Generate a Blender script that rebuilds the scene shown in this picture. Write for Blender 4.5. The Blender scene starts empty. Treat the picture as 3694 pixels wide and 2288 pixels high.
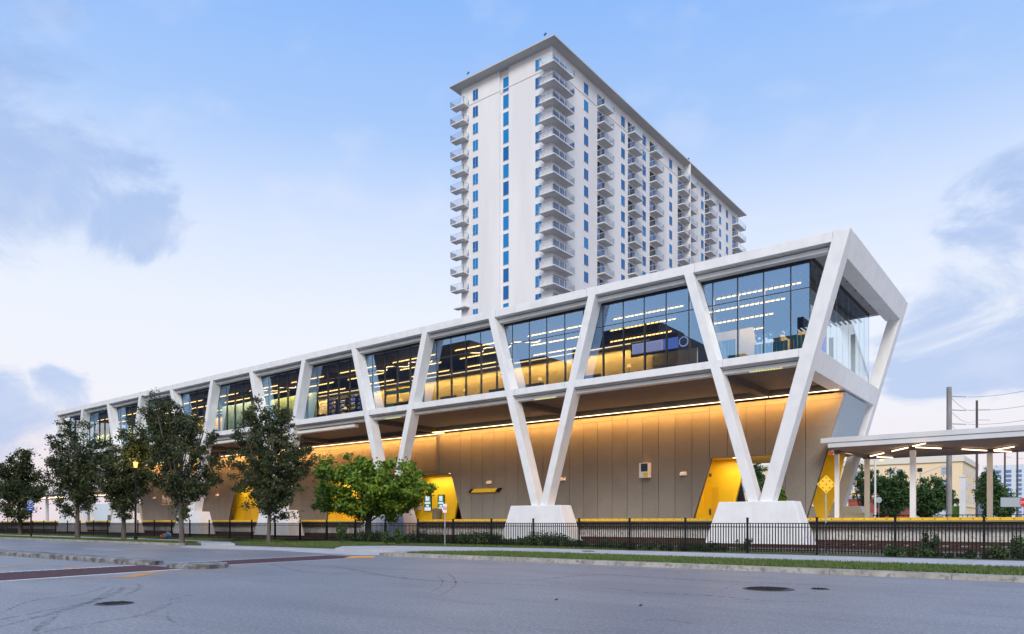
import bpy, math, random
import numpy as np
from mathutils import Vector
random.seed(7); RNG = np.random.default_rng(7)
scene = bpy.context.scene
COL = scene.collection

# ------------------------------------------------------------------ camera
F = 2614.0; TH = math.atan(.7766); CC, SS = math.cos(TH), math.sin(TH); EYE = 1.5; PX, PY = 1847.0, 1886.0
cam_data = bpy.data.cameras.new('camera'); cam = bpy.data.objects.new('camera', cam_data); COL.objects.link(cam)
cam.location = (0, 0, EYE); cam.rotation_euler = (math.radians(90), 0, TH)
cam_data.sensor_width = 36.0; cam_data.lens = 36.0 * F / 3694.0
cam_data.shift_x = 0.0; cam_data.shift_y = (PY - 1144.0) / 3694.0
cam_data.clip_start = 0.1; cam_data.clip_end = 6000
scene.camera = cam
scene.view_settings.view_transform = 'Standard'; scene.view_settings.look = 'None'
scene.view_settings.exposure = 0.14; scene.view_settings.gamma = 1.0
scene.view_settings.use_curve_mapping = False
scene.cycles.max_bounces = 8; scene.cycles.transparent_max_bounces = 24
scene.cycles.sample_clamp_indirect = 6.0
try: scene.cycles.use_denoising = True
except Exception: pass

def s2l(c):
    return tuple((x / 12.92 if x <= .04045 else ((x + .055) / 1.055) ** 2.4) for x in c)
def rgb(r, g, b): return s2l((r / 255, g / 255, b / 255)) + (1.0,)

# pixel of the 3694 px photograph -> direction / points in the place
def ray(px, py):
    a = (px - PX) / F; b = (PY - py) / F
    return (CC * a - SS, SS * a + CC, b)
def onY(px, py, Y):
    r = ray(px, py); t = Y / r[1]; return (r[0] * t, Y, EYE + r[2] * t)
def onX(px, py, X):
    r = ray(px, py); t = X / r[0]; return (X, r[1] * t, EYE + r[2] * t)
def onZ(px, py, Z):
    r = ray(px, py); t = (Z - EYE) / r[2]; return (r[0] * t, r[1] * t, Z)
def onD(px, py, D):
    r = ray(px, py); return (r[0] * D, r[1] * D, EYE + r[2] * D)

# ------------------------------------------------------------------ sky
SUN_EL, SUN_AZ = math.radians(38), math.radians(150)   # azimuth from +Y, clockwise: behind the camera, to its right
world = bpy.data.worlds.new('World'); scene.world = world; world.use_nodes = True
nt = world.node_tree; N, L = nt.nodes, nt.links
N.clear()
wo = N.new('ShaderNodeOutputWorld')
sky = N.new('ShaderNodeTexSky'); sky.sky_type = 'NISHITA'; sky.sun_disc = False
sky.sun_elevation = SUN_EL; sky.sun_rotation = SUN_AZ; sky.air_density = 1.0; sky.dust_density = 1.0
bgn = N.new('ShaderNodeBackground'); bgn.inputs['Strength'].default_value = 0.012
L.new(sky.outputs[0], bgn.inputs['Color'])
tc = N.new('ShaderNodeTexCoord'); sep = N.new('ShaderNodeSeparateXYZ'); L.new(tc.outputs['Generated'], sep.inputs[0])
ramp = N.new('ShaderNodeValToRGB'); L.new(sep.outputs['Z'], ramp.inputs[0])
def set_ramp(r, stops):
    els = r.color_ramp.elements
    while len(els) > 2: els.remove(els[-1])
    for i, (p, c) in enumerate(stops):
        e = els[i] if i < 2 else els.new(p)
        e.position = p; e.color = c
set_ramp(ramp, [(0.0, rgb(222, 204, 212)), (0.07, rgb(228, 216, 222)), (0.16, rgb(231, 230, 236)), (0.27, rgb(226, 231, 241)),
                (0.37, rgb(206, 219, 243)), (0.47, rgb(164, 195, 240)), (0.58, rgb(138, 180, 240)), (1.0, rgb(112, 158, 230))])
def math_node(op, a=None, b=None, clamp=False):
    n = N.new('ShaderNodeMath'); n.operation = op; n.use_clamp = clamp
    for i, v in enumerate((a, b)):
        if v is None: continue
        if isinstance(v, (int, float)): n.inputs[i].default_value = v
        else: L.new(v, n.inputs[i])
    return n.outputs[0]
def blob(px, py, k0, k1):            # soft patch of the sky round a direction
    r = Vector(ray(px, py)).normalized()
    d = N.new('ShaderNodeVectorMath'); d.operation = 'DOT_PRODUCT'; L.new(tc.outputs['Generated'], d.inputs[0]); d.inputs[1].default_value = r
    m = N.new('ShaderNodeMapRange'); m.interpolation_type = 'SMOOTHSTEP'
    m.inputs['From Min'].default_value = math.cos(math.radians(k1)); m.inputs['From Max'].default_value = math.cos(math.radians(k0))
    L.new(d.outputs['Value'], m.inputs['Value']); return m.outputs[0]
mapn = N.new('ShaderNodeMapping'); mapn.inputs['Scale'].default_value = (5.0, 5.0, 9.0); mapn.inputs['Rotation'].default_value = (.2, .15, .4)
L.new(tc.outputs['Generated'], mapn.inputs['Vector'])
noise = N.new('ShaderNodeTexNoise'); noise.inputs['Scale'].default_value = 1.0; noise.inputs['Detail'].default_value = 9; noise.inputs['Roughness'].default_value = .62
noise.inputs['Distortion'].default_value = .55
L.new(mapn.outputs[0], noise.inputs['Vector'])
def cloud(mask, lo, hi):
    s_ = math_node('MULTIPLY_ADD', noise.outputs['Fac'], 2.6); s_.node.inputs[2].default_value = -1.3
    v = math_node('ADD', s_, math_node('MULTIPLY', mask, .78))
    m = N.new('ShaderNodeMapRange'); m.interpolation_type = 'SMOOTHSTEP'; m.inputs['From Min'].default_value = lo; m.inputs['From Max'].default_value = hi
    L.new(v, m.inputs['Value']); return m.outputs[0]
masks = [blob(px_, py_, 0, k_) for px_, py_, k_ in ((30, 120, 7.5), (140, 230, 6.5), (170, 370, 6.5), (70, 540, 8), (230, 610, 7), (390, 690, 6), (540, 755, 5), (3526, 1150, 8), (3400, 1210, 6.5), (3640, 1080, 8),
    (3690, 960, 8), (3640, 820, 7), (3320, 1275, 4.5), (20, 1515, 4), (240, 1425, 3), (150, 1520, 2.6))]
tot = masks[0]
for m in masks[1:]: tot = math_node('MAXIMUM', tot, m)
cf = cloud(tot, .34, .84)
mixc = N.new('ShaderNodeMixRGB'); L.new(math_node('MULTIPLY', cf, .66), mixc.inputs[0]); L.new(ramp.outputs[0], mixc.inputs[1])
mixc.inputs[2].default_value = rgb(146, 174, 220)
# thin pale veil, everywhere in the sky
n2 = N.new('ShaderNodeTexNoise'); n2.inputs['Scale'].default_value = 2.1; n2.inputs['Detail'].default_value = 7; L.new(mapn.outputs[0], n2.inputs['Vector'])
mr2 = N.new('ShaderNodeMapRange'); mr2.interpolation_type = 'SMOOTHSTEP'; mr2.inputs['From Min'].default_value = .48; mr2.inputs['From Max'].default_value = .78
L.new(n2.outputs['Fac'], mr2.inputs['Value'])
mixv = N.new('ShaderNodeMixRGB'); L.new(math_node('MULTIPLY', mr2.outputs[0], .22), mixv.inputs[0]); L.new(mixc.outputs[0], mixv.inputs[1]); mixv.inputs[2].default_value = rgb(228, 230, 240)
bg = N.new('ShaderNodeBackground'); bg.inputs['Strength'].default_value = 0.97; L.new(mixv.outputs[0], bg.inputs['Color'])
add = N.new('ShaderNodeAddShader'); L.new(bgn.outputs[0], add.inputs[0]); L.new(bg.outputs[0], add.inputs[1]); L.new(add.outputs[0], wo.inputs['Surface'])

sun_d = bpy.data.lights.new('sun', 'SUN'); sun_d.energy = 2.6; sun_d.angle = math.radians(26); sun_d.color = (1.0, .93, .85)
sun = bpy.data.objects.new('sun', sun_d); COL.objects.link(sun)
sdir = Vector((math.sin(SUN_AZ) * math.cos(SUN_EL), math.cos(SUN_AZ) * math.cos(SUN_EL), math.sin(SUN_EL)))
sun.rotation_euler = sdir.to_track_quat('Z', 'Y').to_euler()

# ------------------------------------------------------------------ materials
def pbsdf(name, color, rough=.6, metal=0.0, spec=.5):
    m = bpy.data.materials.new(name); m.use_nodes = True
    b = m.node_tree.nodes['Principled BSDF']
    b.inputs['Base Color'].default_value = color; b.inputs['Roughness'].default_value = rough; b.inputs['Metallic'].default_value = metal
    b.inputs['Specular IOR Level'].default_value = spec
    return m
def tex(name, c1, c2, scale=2.0, rough=.7, detail=6, bump=0.0, bscale=None, lo=.35, hi=.65, metal=0.0, stretch=(1, 1, 1), c3=None, s3=20, spec=.5, dist=0):
    m = pbsdf(name, c1, rough, metal, spec); t = m.node_tree; n, l = t.nodes, t.links; b = n['Principled BSDF']
    co = n.new('ShaderNodeTexCoord'); geo = n.new('ShaderNodeNewGeometry'); mp = n.new('ShaderNodeMapping'); mp.inputs['Scale'].default_value = stretch
    l.new(geo.outputs['Position'], mp.inputs['Vector'])
    no = n.new('ShaderNodeTexNoise'); no.inputs['Scale'].default_value = scale; no.inputs['Detail'].default_value = detail; no.inputs['Distortion'].default_value = dist
    l.new(mp.outputs[0], no.inputs['Vector'])
    r = n.new('ShaderNodeMapRange'); r.inputs['From Min'].default_value = lo; r.inputs['From Max'].default_value = hi; l.new(no.outputs['Fac'], r.inputs['Value'])
    mx = n.new('ShaderNodeMixRGB'); mx.inputs[1].default_value = c1; mx.inputs[2].default_value = c2; l.new(r.outputs[0], mx.inputs[0])
    out = mx.outputs[0]
    if c3:
        n3 = n.new('ShaderNodeTexNoise'); n3.inputs['Scale'].default_value = s3; n3.inputs['Detail'].default_value = 3; l.new(geo.outputs['Position'], n3.inputs['Vector'])
        r3 = n.new('ShaderNodeMapRange'); r3.inputs['From Min'].default_value = .5; r3.inputs['From Max'].default_value = .72; l.new(n3.outputs['Fac'], r3.inputs['Value'])
        m3 = n.new('ShaderNodeMixRGB'); l.new(r3.outputs[0], m3.inputs[0]); l.new(out, m3.inputs[1]); m3.inputs[2].default_value = c3; out = m3.outputs[0]
    l.new(out, b.inputs['Base Color'])
    if bump:
        nb = n.new('ShaderNodeTexNoise'); nb.inputs['Scale'].default_value = bscale or scale * 6; nb.inputs['Detail'].default_value = 4; l.new(geo.outputs['Position'], nb.inputs['Vector'])
        bp = n.new('ShaderNodeBump'); bp.inputs['Strength'].default_value = bump; bp.inputs['Distance'].default_value = .02; l.new(nb.outputs['Fac'], bp.inputs['Height']); l.new(bp.outputs[0], b.inputs['Normal'])
    return m
def g(v, w=None): return (v, v, v if w is None else w, 1)
def emit(name, color, strength):
    m = bpy.data.materials.new(name); m.use_nodes = True; t = m.node_tree; t.nodes.clear()
    e = t.nodes.new('ShaderNodeEmission'); e.inputs[0].default_value = color; e.inputs[1].default_value = strength
    o = t.nodes.new('ShaderNodeOutputMaterial'); t.links.new(e.outputs[0], o.inputs[0]); return m
def glass_mat(name, tint, refl, gloss=(.9, .93, 1, 1)):
    m = bpy.data.materials.new(name); m.use_nodes = True; t = m.node_tree; t.nodes.clear()
    tr = t.nodes.new('ShaderNodeBsdfTransparent'); tr.inputs[0].default_value = tint
    gl = t.nodes.new('ShaderNodeBsdfGlossy'); gl.inputs['Color'].default_value = gloss; gl.inputs['Roughness'].default_value = .0
    fr = t.nodes.new('ShaderNodeFresnel'); fr.inputs[0].default_value = 1.5
    mr = t.nodes.new('ShaderNodeMapRange'); mr.inputs['From Min'].default_value = 0; mr.inputs['From Max'].default_value = 1; mr.inputs['To Min'].default_value = refl; mr.inputs['To Max'].default_value = 1
    mx = t.nodes.new('ShaderNodeMixShader'); o = t.nodes.new('ShaderNodeOutputMaterial')
    t.links.new(fr.outputs[0], mr.inputs['Value']); t.links.new(mr.outputs[0], mx.inputs[0]); t.links.new(tr.outputs[0], mx.inputs[1]); t.links.new(gl.outputs[0], mx.inputs[2]); t.links.new(mx.outputs[0], o.inputs[0])
    return m
M = {}
M['white'] = tex('white_painted_concrete', g(.78, .77), g(.70, .69), scale=.9, rough=.55, detail=10, bump=.08, bscale=30, lo=.42, hi=.8, stretch=(2.2, 2.2, .22), c3=g(.70, .69), s3=1.3)
M['white_band'] = tex('white_metal_band', g(.74, .72), g(.66, .63), scale=.8, rough=.4)
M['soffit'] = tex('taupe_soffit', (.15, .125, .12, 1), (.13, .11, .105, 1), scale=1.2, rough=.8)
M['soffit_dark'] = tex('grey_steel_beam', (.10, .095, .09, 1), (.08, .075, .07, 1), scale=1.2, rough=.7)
M['panel'] = tex('grey_concrete_panel', (.215, .210, .185, 1), (.190, .186, .165, 1), scale=.7, rough=.85, bump=.25, bscale=40, lo=.3, hi=.7, c3=(.170, .166, .148, 1), s3=9)
M['panel_b'] = tex('grey_concrete_panel_darker', (.207, .202, .178, 1), (.183, .179, .158, 1), scale=.9, rough=.85, bump=.25, bscale=40, lo=.3, hi=.7, c3=(.165, .161, .143, 1), s3=7)
M['panel_c'] = tex('grey_concrete_panel_lighter', (.222, .217, .191, 1), (.196, .192, .17, 1), scale=.6, rough=.85, bump=.25, bscale=40, lo=.3, hi=.7, c3=(.175, .17, .152, 1), s3=11)
M['joint'] = pbsdf('dark_joint', g(.05), .9)
M['bluegrey'] = tex('blue_grey_stucco', (.33, .39, .44, 1), (.29, .34, .39, 1), scale=6, rough=.9, bump=.4, bscale=30)
M['yellow'] = tex('yellow_paint', (.90, .56, .012, 1), (.86, .52, .010, 1), scale=1.5, rough=.5)
M['yellow_dark'] = pbsdf('yellow_door', (.80, .44, .01, 1), .5)
M['yellow_edge'] = tex('yellow_platform_edge', (.92, .56, .02, 1), (.80, .46, .02, 1), scale=2.5, rough=.6, detail=8)
M['slate'] = pbsdf('slate_wall', (.10, .115, .15, 1), .7)
M['black'] = pbsdf('black_painted_metal', g(.010), .6, 0, .2)
M['mullion'] = pbsdf('dark_mullion', (.022, .025, .03, 1), .35)
M['glass'] = glass_mat('station_glass', (.90, .93, .90, 1), .46, (.40, .66, 1.0, 1))
M['glass_clear'] = glass_mat('clear_glass', (.84, .91, .92, 1), .22, (.7, .85, 1, 1))
M['asphalt'] = None
M['concrete'] = tex('pale_concrete', (.46, .46, .47, 1), (.38, .38, .39, 1), scale=.8, rough=.85, detail=10, bump=.2, bscale=60, c3=(.33, .33, .33, 1), s3=14)
M['kerb'] = tex('kerb_concrete', (.38, .355, .31, 1), (.26, .245, .21, 1), scale=1.6, rough=.9, detail=10, bump=.3, bscale=40, c3=(.17, .155, .13, 1), s3=7)
M['kerb_old'] = tex('weathered_kerb_concrete', (.27, .27, .265, 1), (.09, .085, .07, 1), scale=3.0, rough=.9, detail=10, bump=.3, bscale=40, lo=.4, hi=.6)
M['retaining'] = tex('old_platform_wall', (.62, .60, .57, 1), (.46, .45, .42, 1), scale=1.3, rough=.9, detail=10, stretch=(1, 1, .5), c3=(.24, .23, .21, 1), s3=5, bump=.3)
M['shade_vent_dark'] = tex('slab_shade_and_vent', (.13, .115, .09, 1), (.08, .07, .06, 1), scale=2, rough=.9)  # dark tone for the shade under the slab overhang; vents use it too
M['brick'] = tex('dark_red_pavers', (.080, .030, .034, 1), (.060, .024, .028, 1), scale=8, rough=.8, bump=.3, bscale=50)
M['paint_white'] = tex('white_road_paint', g(.78), g(.55), scale=6, rough=.8, lo=.4, hi=.7)
M['paint_orange'] = tex('orange_road_paint', (.62, .27, .05, 1), (.42, .24, .09, 1), scale=7, rough=.8, lo=.4, hi=.65)
M['pad'] = pbsdf('orange_tactile', (.85, .33, .02, 1), .7)
M['ballast'] = tex('ballast_gravel', (.22, .20, .19, 1), (.10, .09, .085, 1), scale=14, rough=.95, bump=1.0, bscale=22)
M['rail'] = tex('rusty_rail', (.075, .032, .022, 1), (.05, .022, .016, 1), scale=4, rough=.75)
M['soil'] = tex('grass_soil', (.055, .075, .022, 1), (.09, .085, .04, 1), scale=2.2, rough=.95, lo=.45, hi=.7)
M['grass'] = tex('grass_blades', (.075, .135, .022, 1), (.11, .14, .035, 1), scale=.9, rough=.8, lo=.4, hi=.6)
M['bark'] = tex('grey_bark', (.14, .115, .10, 1), (.08, .065, .055, 1), scale=6, rough=.95, stretch=(1, 1, .25), bump=.6, bscale=25)
M['bark_dark'] = tex('dark_bark', (.07, .055, .05, 1), (.045, .035, .03, 1), scale=6, rough=.95, stretch=(1, 1, .25), bump=.6, bscale=25)
def leaf_mat(name, a, b, c):
    m = tex(name, a, b, scale=1.1, rough=.6, lo=.4, hi=.62, c3=c, s3=9, spec=.3)
    return m
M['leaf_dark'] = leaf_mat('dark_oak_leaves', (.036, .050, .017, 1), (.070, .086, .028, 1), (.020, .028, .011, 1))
M['leaf_bright'] = leaf_mat('bright_green_leaves', (.085, .17, .016, 1), (.19, .28, .022, 1), (.03, .07, .010, 1))  # brighter yellow-green foliage colour
M['leaf_mid'] = leaf_mat('mid_green_leaves', (.035, .085, .022, 1), (.055, .11, .03, 1), (.018, .045, .014, 1))
M['leaf_ivy'] = leaf_mat('hedge_leaves', (.045, .12, .015, 1), (.06, .14, .02, 1), (.03, .08, .01, 1))
M['shrub'] = leaf_mat('shrub_leaves', (.040, .085, .020, 1), (.075, .11, .035, 1), (.018, .04, .012, 1))
M['tower'] = tex('tower_stucco', (.78, .77, .755, 1), (.69, .685, .68, 1), scale=.12, rough=.85, detail=10, stretch=(2, 2, .3))
M['tower_slab'] = tex('balcony_slab', (.66, .65, .63, 1), (.60, .59, .57, 1), scale=.2, rough=.85)
M['eave'] = pbsdf('eave_soffit', (.50, .50, .48, 1), .8)
M['win_blue'] = pbsdf('blue_window_glass', (.010, .12, .34, 1), .25, 0, .25)
M['win_cyan'] = pbsdf('cyan_window_glass', (.012, .20, .48, 1), .25, 0, .25)
M['win_dark'] = pbsdf('dark_door_glass', (.015, .02, .03, 1), .25, 0, .25)
M['win_pale'] = pbsdf('pale_door_blind', (.13, .22, .42, 1), .3, 0, .3)
M['frame_white'] = pbsdf('white_frame', g(.62), .5)
M['rail_glass'] = glass_mat('balcony_glass', (.84, .93, .93, 1), .10)
M['core'] = tex('warm_core_wall', (.62, .44, .16, 1), (.56, .40, .15, 1), scale=.8, rough=.7)
M['core_pale'] = tex('pale_green_blind', (.50, .60, .50, 1), (.42, .52, .44, 1), scale=.9, rough=.7)
M['core_beige'] = tex('beige_core_wall', (.60, .50, .30, 1), (.52, .43, .27, 1), scale=.5, rough=.7)
M['core_brown'] = tex('brown_stone_wall', (.24, .19, .10, 1), (.17, .14, .08, 1), scale=2, rough=.7)
M['dark_int'] = pbsdf('dark_interior', (.035, .028, .026, 1), .7)
M['slat'] = pbsdf('dark_ceiling_slat', (.10, .075, .055, 1), .7)
M['carpet'] = pbsdf('lounge_floor', (.10, .09, .08, 1), .8)
M['teal'] = pbsdf('teal_screen', (.02, .21, .33, 1), .6)
M['teal2'] = pbsdf('teal_counter', (.06, .42, .38, 1), .5)
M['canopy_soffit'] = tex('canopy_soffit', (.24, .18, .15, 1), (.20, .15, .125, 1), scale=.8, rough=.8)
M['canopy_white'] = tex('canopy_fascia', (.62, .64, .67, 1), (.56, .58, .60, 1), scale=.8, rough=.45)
M['beige_leg'] = M['white']
M['steel'] = pbsdf('galvanised_steel', (.40, .43, .46, 1), .45, .3)
M['sign_yellow'] = pbsdf('sign_yellow', (.85, .55, .02, 1), .5)
M['sign_red'] = pbsdf('reflector_orange', (.75, .16, .02, 1), .4)
M['sign_blue'] = pbsdf('sign_blue', (.02, .08, .30, 1), .5)
M['sign_white'] = pbsdf('sign_white', g(.75), .5)
M['red'] = pbsdf('red_paint', (.60, .02, .02, 1), .5)
M['conc_pole'] = tex('concrete_pole', (.30, .29, .28, 1), (.20, .19, .18, 1), scale=3, rough=.9, stretch=(1, 1, .2))
M['wood_pole'] = tex('wood_pole', (.11, .085, .08, 1), (.07, .06, .055, 1), scale=3, rough=.9, stretch=(1, 1, .2))
M['cream'] = tex('cream_stucco', (.84, .67, .43, 1), (.78, .62, .40, 1), scale=.1, rough=.9)
M['cream_trim'] = pbsdf('cream_trim', (.70, .66, .56, 1), .8)
M['terracotta'] = tex('terracotta_wall', (.36, .09, .06, 1), (.28, .07, .045, 1), scale=.5, rough=.9)
M['far_white'] = tex('far_white_wall', (.62, .68, .72, 1), (.55, .62, .67, 1), scale=.1, rough=.9)
M['pink'] = pbsdf('pink_banner', (.55, .08, .14, 1), .7)
M['iron'] = tex('cast_iron', (.075, .065, .065, 1), (.045, .04, .04, 1), scale=12, rough=.6, bump=.5, bscale=80)
M['reflect_wall'] = tex('dim_facade', (.06, .06, .065, 1), (.04, .04, .045, 1), scale=.2, rough=.9)
M['wire'] = pbsdf('wire', g(.25), .6)
M['strip'] = emit('warm_strip', (1, .70, .40, 1), 5)
M['cove_strip'] = emit('cove_strip', (1, .75, .42, 1), 2.2)
M['strip_soft'] = emit('warm_ceiling_strip', (1, .64, .22, 1), 4.2)
M['strip_canopy'] = emit('canopy_tube', (1, .74, .48, 1), 4)
M['lamp_warm'] = emit('lamp_glow', (1, .60, .18, 1), 1.8)
M['lamp_white'] = emit('lamp_white', (1, .85, .7, 1), 1.0)
M['screen_blue'] = emit('screen_blue', (.02, .06, .85, 1), .9)
M['screen_light'] = emit('screen_pale', (.45, .48, .85, 1), .9)
M['screen_mid'] = emit('screen_mid', (.12, .22, .75, 1), .9)
M['screen_white'] = emit('screen_white', (.75, .78, .9, 1), .9)
M['screen_green'] = emit('screen_green', (.02, .22, .10, 1), .8)
M['led_green'] = emit('led_green', (.25, .9, .35, 1), 1.2)
M['led_orange'] = emit('led_orange', (1, .30, .12, 1), 1.2)

# asphalt: aged, with aggregate speckle, broad patches, tyre-polished lanes and cracks
def make_asphalt():
    m = pbsdf('aged_asphalt', g(.3), .46); t = m.node_tree; n, l = t.nodes, t.links; b = n['Principled BSDF']
    geo = n.new('ShaderNodeNewGeometry'); P = geo.outputs['Position']
    def no(scale, detail=5, stretch=None, dist=0, rough=.5):
        x = n.new('ShaderNodeTexNoise'); x.inputs['Scale'].default_value = scale; x.inputs['Detail'].default_value = detail; x.inputs['Distortion'].default_value = dist; x.inputs['Roughness'].default_value = rough
        if stretch:
            mp = n.new('ShaderNodeMapping'); mp.inputs['Scale'].default_value = stretch; l.new(P, mp.inputs[0]); l.new(mp.outputs[0], x.inputs[0])
        else: l.new(P, x.inputs[0])
        return x.outputs['Fac']
    def rng(v, a, c, lo=0., hi=1.):
        r = n.new('ShaderNodeMapRange'); r.inputs['From Min'].default_value = a; r.inputs['From Max'].default_value = c; r.inputs['To Min'].default_value = lo; r.inputs['To Max'].default_value = hi; l.new(v, r.inputs['Value']); return r.outputs[0]
    def mix(f, a, c, mode='MIX'):
        x = n.new('ShaderNodeMixRGB'); x.blend_type = mode
        if isinstance(f, float): x.inputs[0].default_value = f
        else: l.new(f, x.inputs[0])
        for i, v in ((1, a), (2, c)):
            if isinstance(v, tuple): x.inputs[i].default_value = v
            else: l.new(v, x.inputs[i])
        return x.outputs[0]
    c = mix(rng(no(.22, 8), .35, .68), (.255, .265, .29, 1), (.17, .178, .205, 1))
    c = mix(rng(no(.35, 6, (.22, 1.6, 1), .3), .45, .7, 0, .5), c, (.33, .33, .34, 1))
    c = mix(rng(no(1.1, 8, (.25, 1, 1), 1.0), .52, .66, 0, .6), c, (.15, .155, .175, 1))
    c = mix(rng(no(13, 5, None, 0, .7), .44, .62, 0, .75), c, (.125, .125, .14, 1))
    c = mix(rng(no(30, 3), .45, .66, 0, .75), c, (.13, .133, .145, 1))
    c = mix(rng(no(24, 3, None, 0, .7), .56, .66, 0, .75), c, (.50, .50, .50, 1))
    v = n.new('ShaderNodeTexVoronoi'); v.feature = 'DISTANCE_TO_EDGE'; v.inputs['Scale'].default_value = .16
    w = n.new('ShaderNodeTexNoise'); w.inputs['Scale'].default_value = 1.3; w.inputs['Detail'].default_value = 6; l.new(P, w.inputs[0])
    vm = n.new('ShaderNodeVectorMath'); vm.operation = 'MULTIPLY_ADD'; l.new(w.outputs['Color'], vm.inputs[0]); vm.inputs[1].default_value = (2.6, 2.6, 0); l.new(P, vm.inputs[2]); l.new(vm.outputs[0], v.inputs['Vector'])
    cr = rng(v.outputs['Distance'], .0, .006, .55, 0)
    gate = rng(no(.12, 2), .5, .58)
    mm = n.new('ShaderNodeMath'); mm.operation = 'MULTIPLY'; l.new(cr, mm.inputs[0]); l.new(gate, mm.inputs[1])
    c = mix(mm.outputs[0], c, (.09, .09, .10, 1))
    l.new(c, b.inputs['Base Color'])
    bp = n.new('ShaderNodeBump'); bp.inputs['Strength'].default_value = .5; bp.inputs['Distance'].default_value = .012; l.new(no(45, 3), bp.inputs['Height']); l.new(bp.outputs[0], b.inputs['Normal'])
    return m
M['asphalt'] = make_asphalt()

# ------------------------------------------------------------------ builders
def wloc(o):
    v = Vector((0, 0, 0))
    while o is not None: v += o.location; o = o.parent
    return v
def props(o, label=None, cat=None, group=None, kind=None):
    for k, v in (('label', label), ('category', cat), ('group', group), ('kind', kind)):
        if v: o[k] = v
    return o
def thing(name, label, cat, loc=(0, 0, 0), group=None):
    o = bpy.data.objects.new(name, None); COL.objects.link(o); o.location = loc; o.empty_display_size = .3
    return props(o, label, cat, group)
class MB:
    def __init__(s): s.v = []; s.f = []; s.m = []
    def add(s, vs, fs, mi=0):
        o = len(s.v); s.v += [tuple(p) for p in vs]; s.f += [tuple(i + o for i in q) for q in fs]; s.m += [mi] * len(fs); return s
    def box(s, x0, x1, y0, y1, z0, z1, mi=0):
        return s.add([(x0, y0, z0), (x1, y0, z0), (x1, y1, z0), (x0, y1, z0), (x0, y0, z1), (x1, y0, z1), (x1, y1, z1), (x0, y1, z1)],
                     [(0, 3, 2, 1), (4, 5, 6, 7), (0, 1, 5, 4), (1, 2, 6, 5), (2, 3, 7, 6), (3, 0, 4, 7)], mi)
    def prismY(s, poly, y0, y1, mi=0):      # poly [(x,z)...] extruded along Y
        n = len(poly)
        ar = sum(poly[i][0] * poly[(i + 1) % n][1] - poly[(i + 1) % n][0] * poly[i][1] for i in range(n))
        if ar < 0: poly = poly[::-1]
        vs = [(x, y0, z) for x, z in poly] + [(x, y1, z) for x, z in poly]
        fs = [tuple(range(n)), tuple(range(2 * n - 1, n - 1, -1))] + [(i, i + n, (i + 1) % n + n, (i + 1) % n) for i in range(n)]
        return s.add(vs, fs, mi)
    def prismZ(s, poly, z0, z1, mi=0):
        n = len(poly)
        ar = sum(poly[i][0] * poly[(i + 1) % n][1] - poly[(i + 1) % n][0] * poly[i][1] for i in range(n))
        if ar < 0: poly = poly[::-1]
        vs = [(x, y, z0) for x, y in poly] + [(x, y, z1) for x, y in poly]
        fs = [tuple(range(n - 1, -1, -1)), tuple(range(n, 2 * n))] + [(i, (i + 1) % n, (i + 1) % n + n, i + n) for i in range(n)]
        return s.add(vs, fs, mi)
    def sheet(s, poly, z, mi=0):
        n = len(poly)
        ar = sum(poly[i][0] * poly[(i + 1) % n][1] - poly[(i + 1) % n][0] * poly[i][1] for i in range(n))
        if ar < 0: poly = poly[::-1]
        return s.add([(x, y, z) for x, y in poly], [tuple(range(n))], mi)
    def tube(s, p0, p1, r0, r1=None, n=8, caps=True, mi=0):
        r1 = r0 if r1 is None else r1
        p0, p1 = Vector(p0), Vector(p1); d = (p1 - p0).normalized(); a = d.orthogonal().normalized(); b = d.cross(a)
        vs = []
        for p, r in ((p0, r0), (p1, r1)):
            for i in range(n):
                t = 2 * math.pi * i / n; vs.append(p + a * math.cos(t) * r + b * math.sin(t) * r)
        fs = [(i, (i + 1) % n, (i + 1) % n + n, i + n) for i in range(n)]
        if caps: fs += [tuple(range(n - 1, -1, -1)), tuple(range(n, 2 * n))]
        return s.add(vs, fs, mi)
    def bar(s, p0, p1, w, h, mi=0):
        p0, p1 = Vector(p0), Vector(p1); d = (p1 - p0).normalized(); u = Vector((0, 0, 1))
        if abs(d.z) > .95: u = Vector((0, 1, 0))
        a = d.cross(u).normalized() * w / 2; b = a.cross(d).normalized() * h / 2
        vs = [p + i * a + j * b for p in (p0, p1) for i, j in ((-1, -1), (1, -1), (1, 1), (-1, 1))]
        return s.add(vs, [(0, 1, 2, 3), (7, 6, 5, 4), (0, 4, 5, 1), (1, 5, 6, 2), (2, 6, 7, 3), (3, 7, 4, 0)], mi)
    def disc(s, c, r, h, n=20, mi=0):
        return s.tube((c[0], c[1], c[2]), (c[0], c[1], c[2] + h), r, r, n, True, mi)
    def mesh(s, name, off=Vector((0, 0, 0)), mats=()):
        me = bpy.data.meshes.new(name); me.from_pydata([(x - off.x, y - off.y, z - off.z) for x, y, z in s.v], [], s.f)
        for m in mats: me.materials.append(m)
        if any(s.m): me.polygons.foreach_set('material_index', s.m)
        me.update(); return me
    def build(s, name, mat, parent=None, label=None, cat=None, group=None, kind=None, bevel=0):
        mats = [M[x] if isinstance(x, str) else x for x in (mat if isinstance(mat, (list, tuple)) else [mat])]
        if parent is not None: off = wloc(parent)
        else:
            a = np.array(s.v); off = Vector(((a[:, 0].min() + a[:, 0].max()) / 2, (a[:, 1].min() + a[:, 1].max()) / 2, a[:, 2].min()))
        o = bpy.data.objects.new(name, s.mesh(name, off, mats)); COL.objects.link(o)
        if parent is not None: o.parent = parent
        else: o.location = off
        if bevel:
            bm = o.modifiers.new('bevel', 'BEVEL'); bm.width = bevel; bm.segments = 2; bm.limit_method = 'ANGLE'
        return props(o, label, cat, group, kind)
def B(): return MB()
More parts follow.
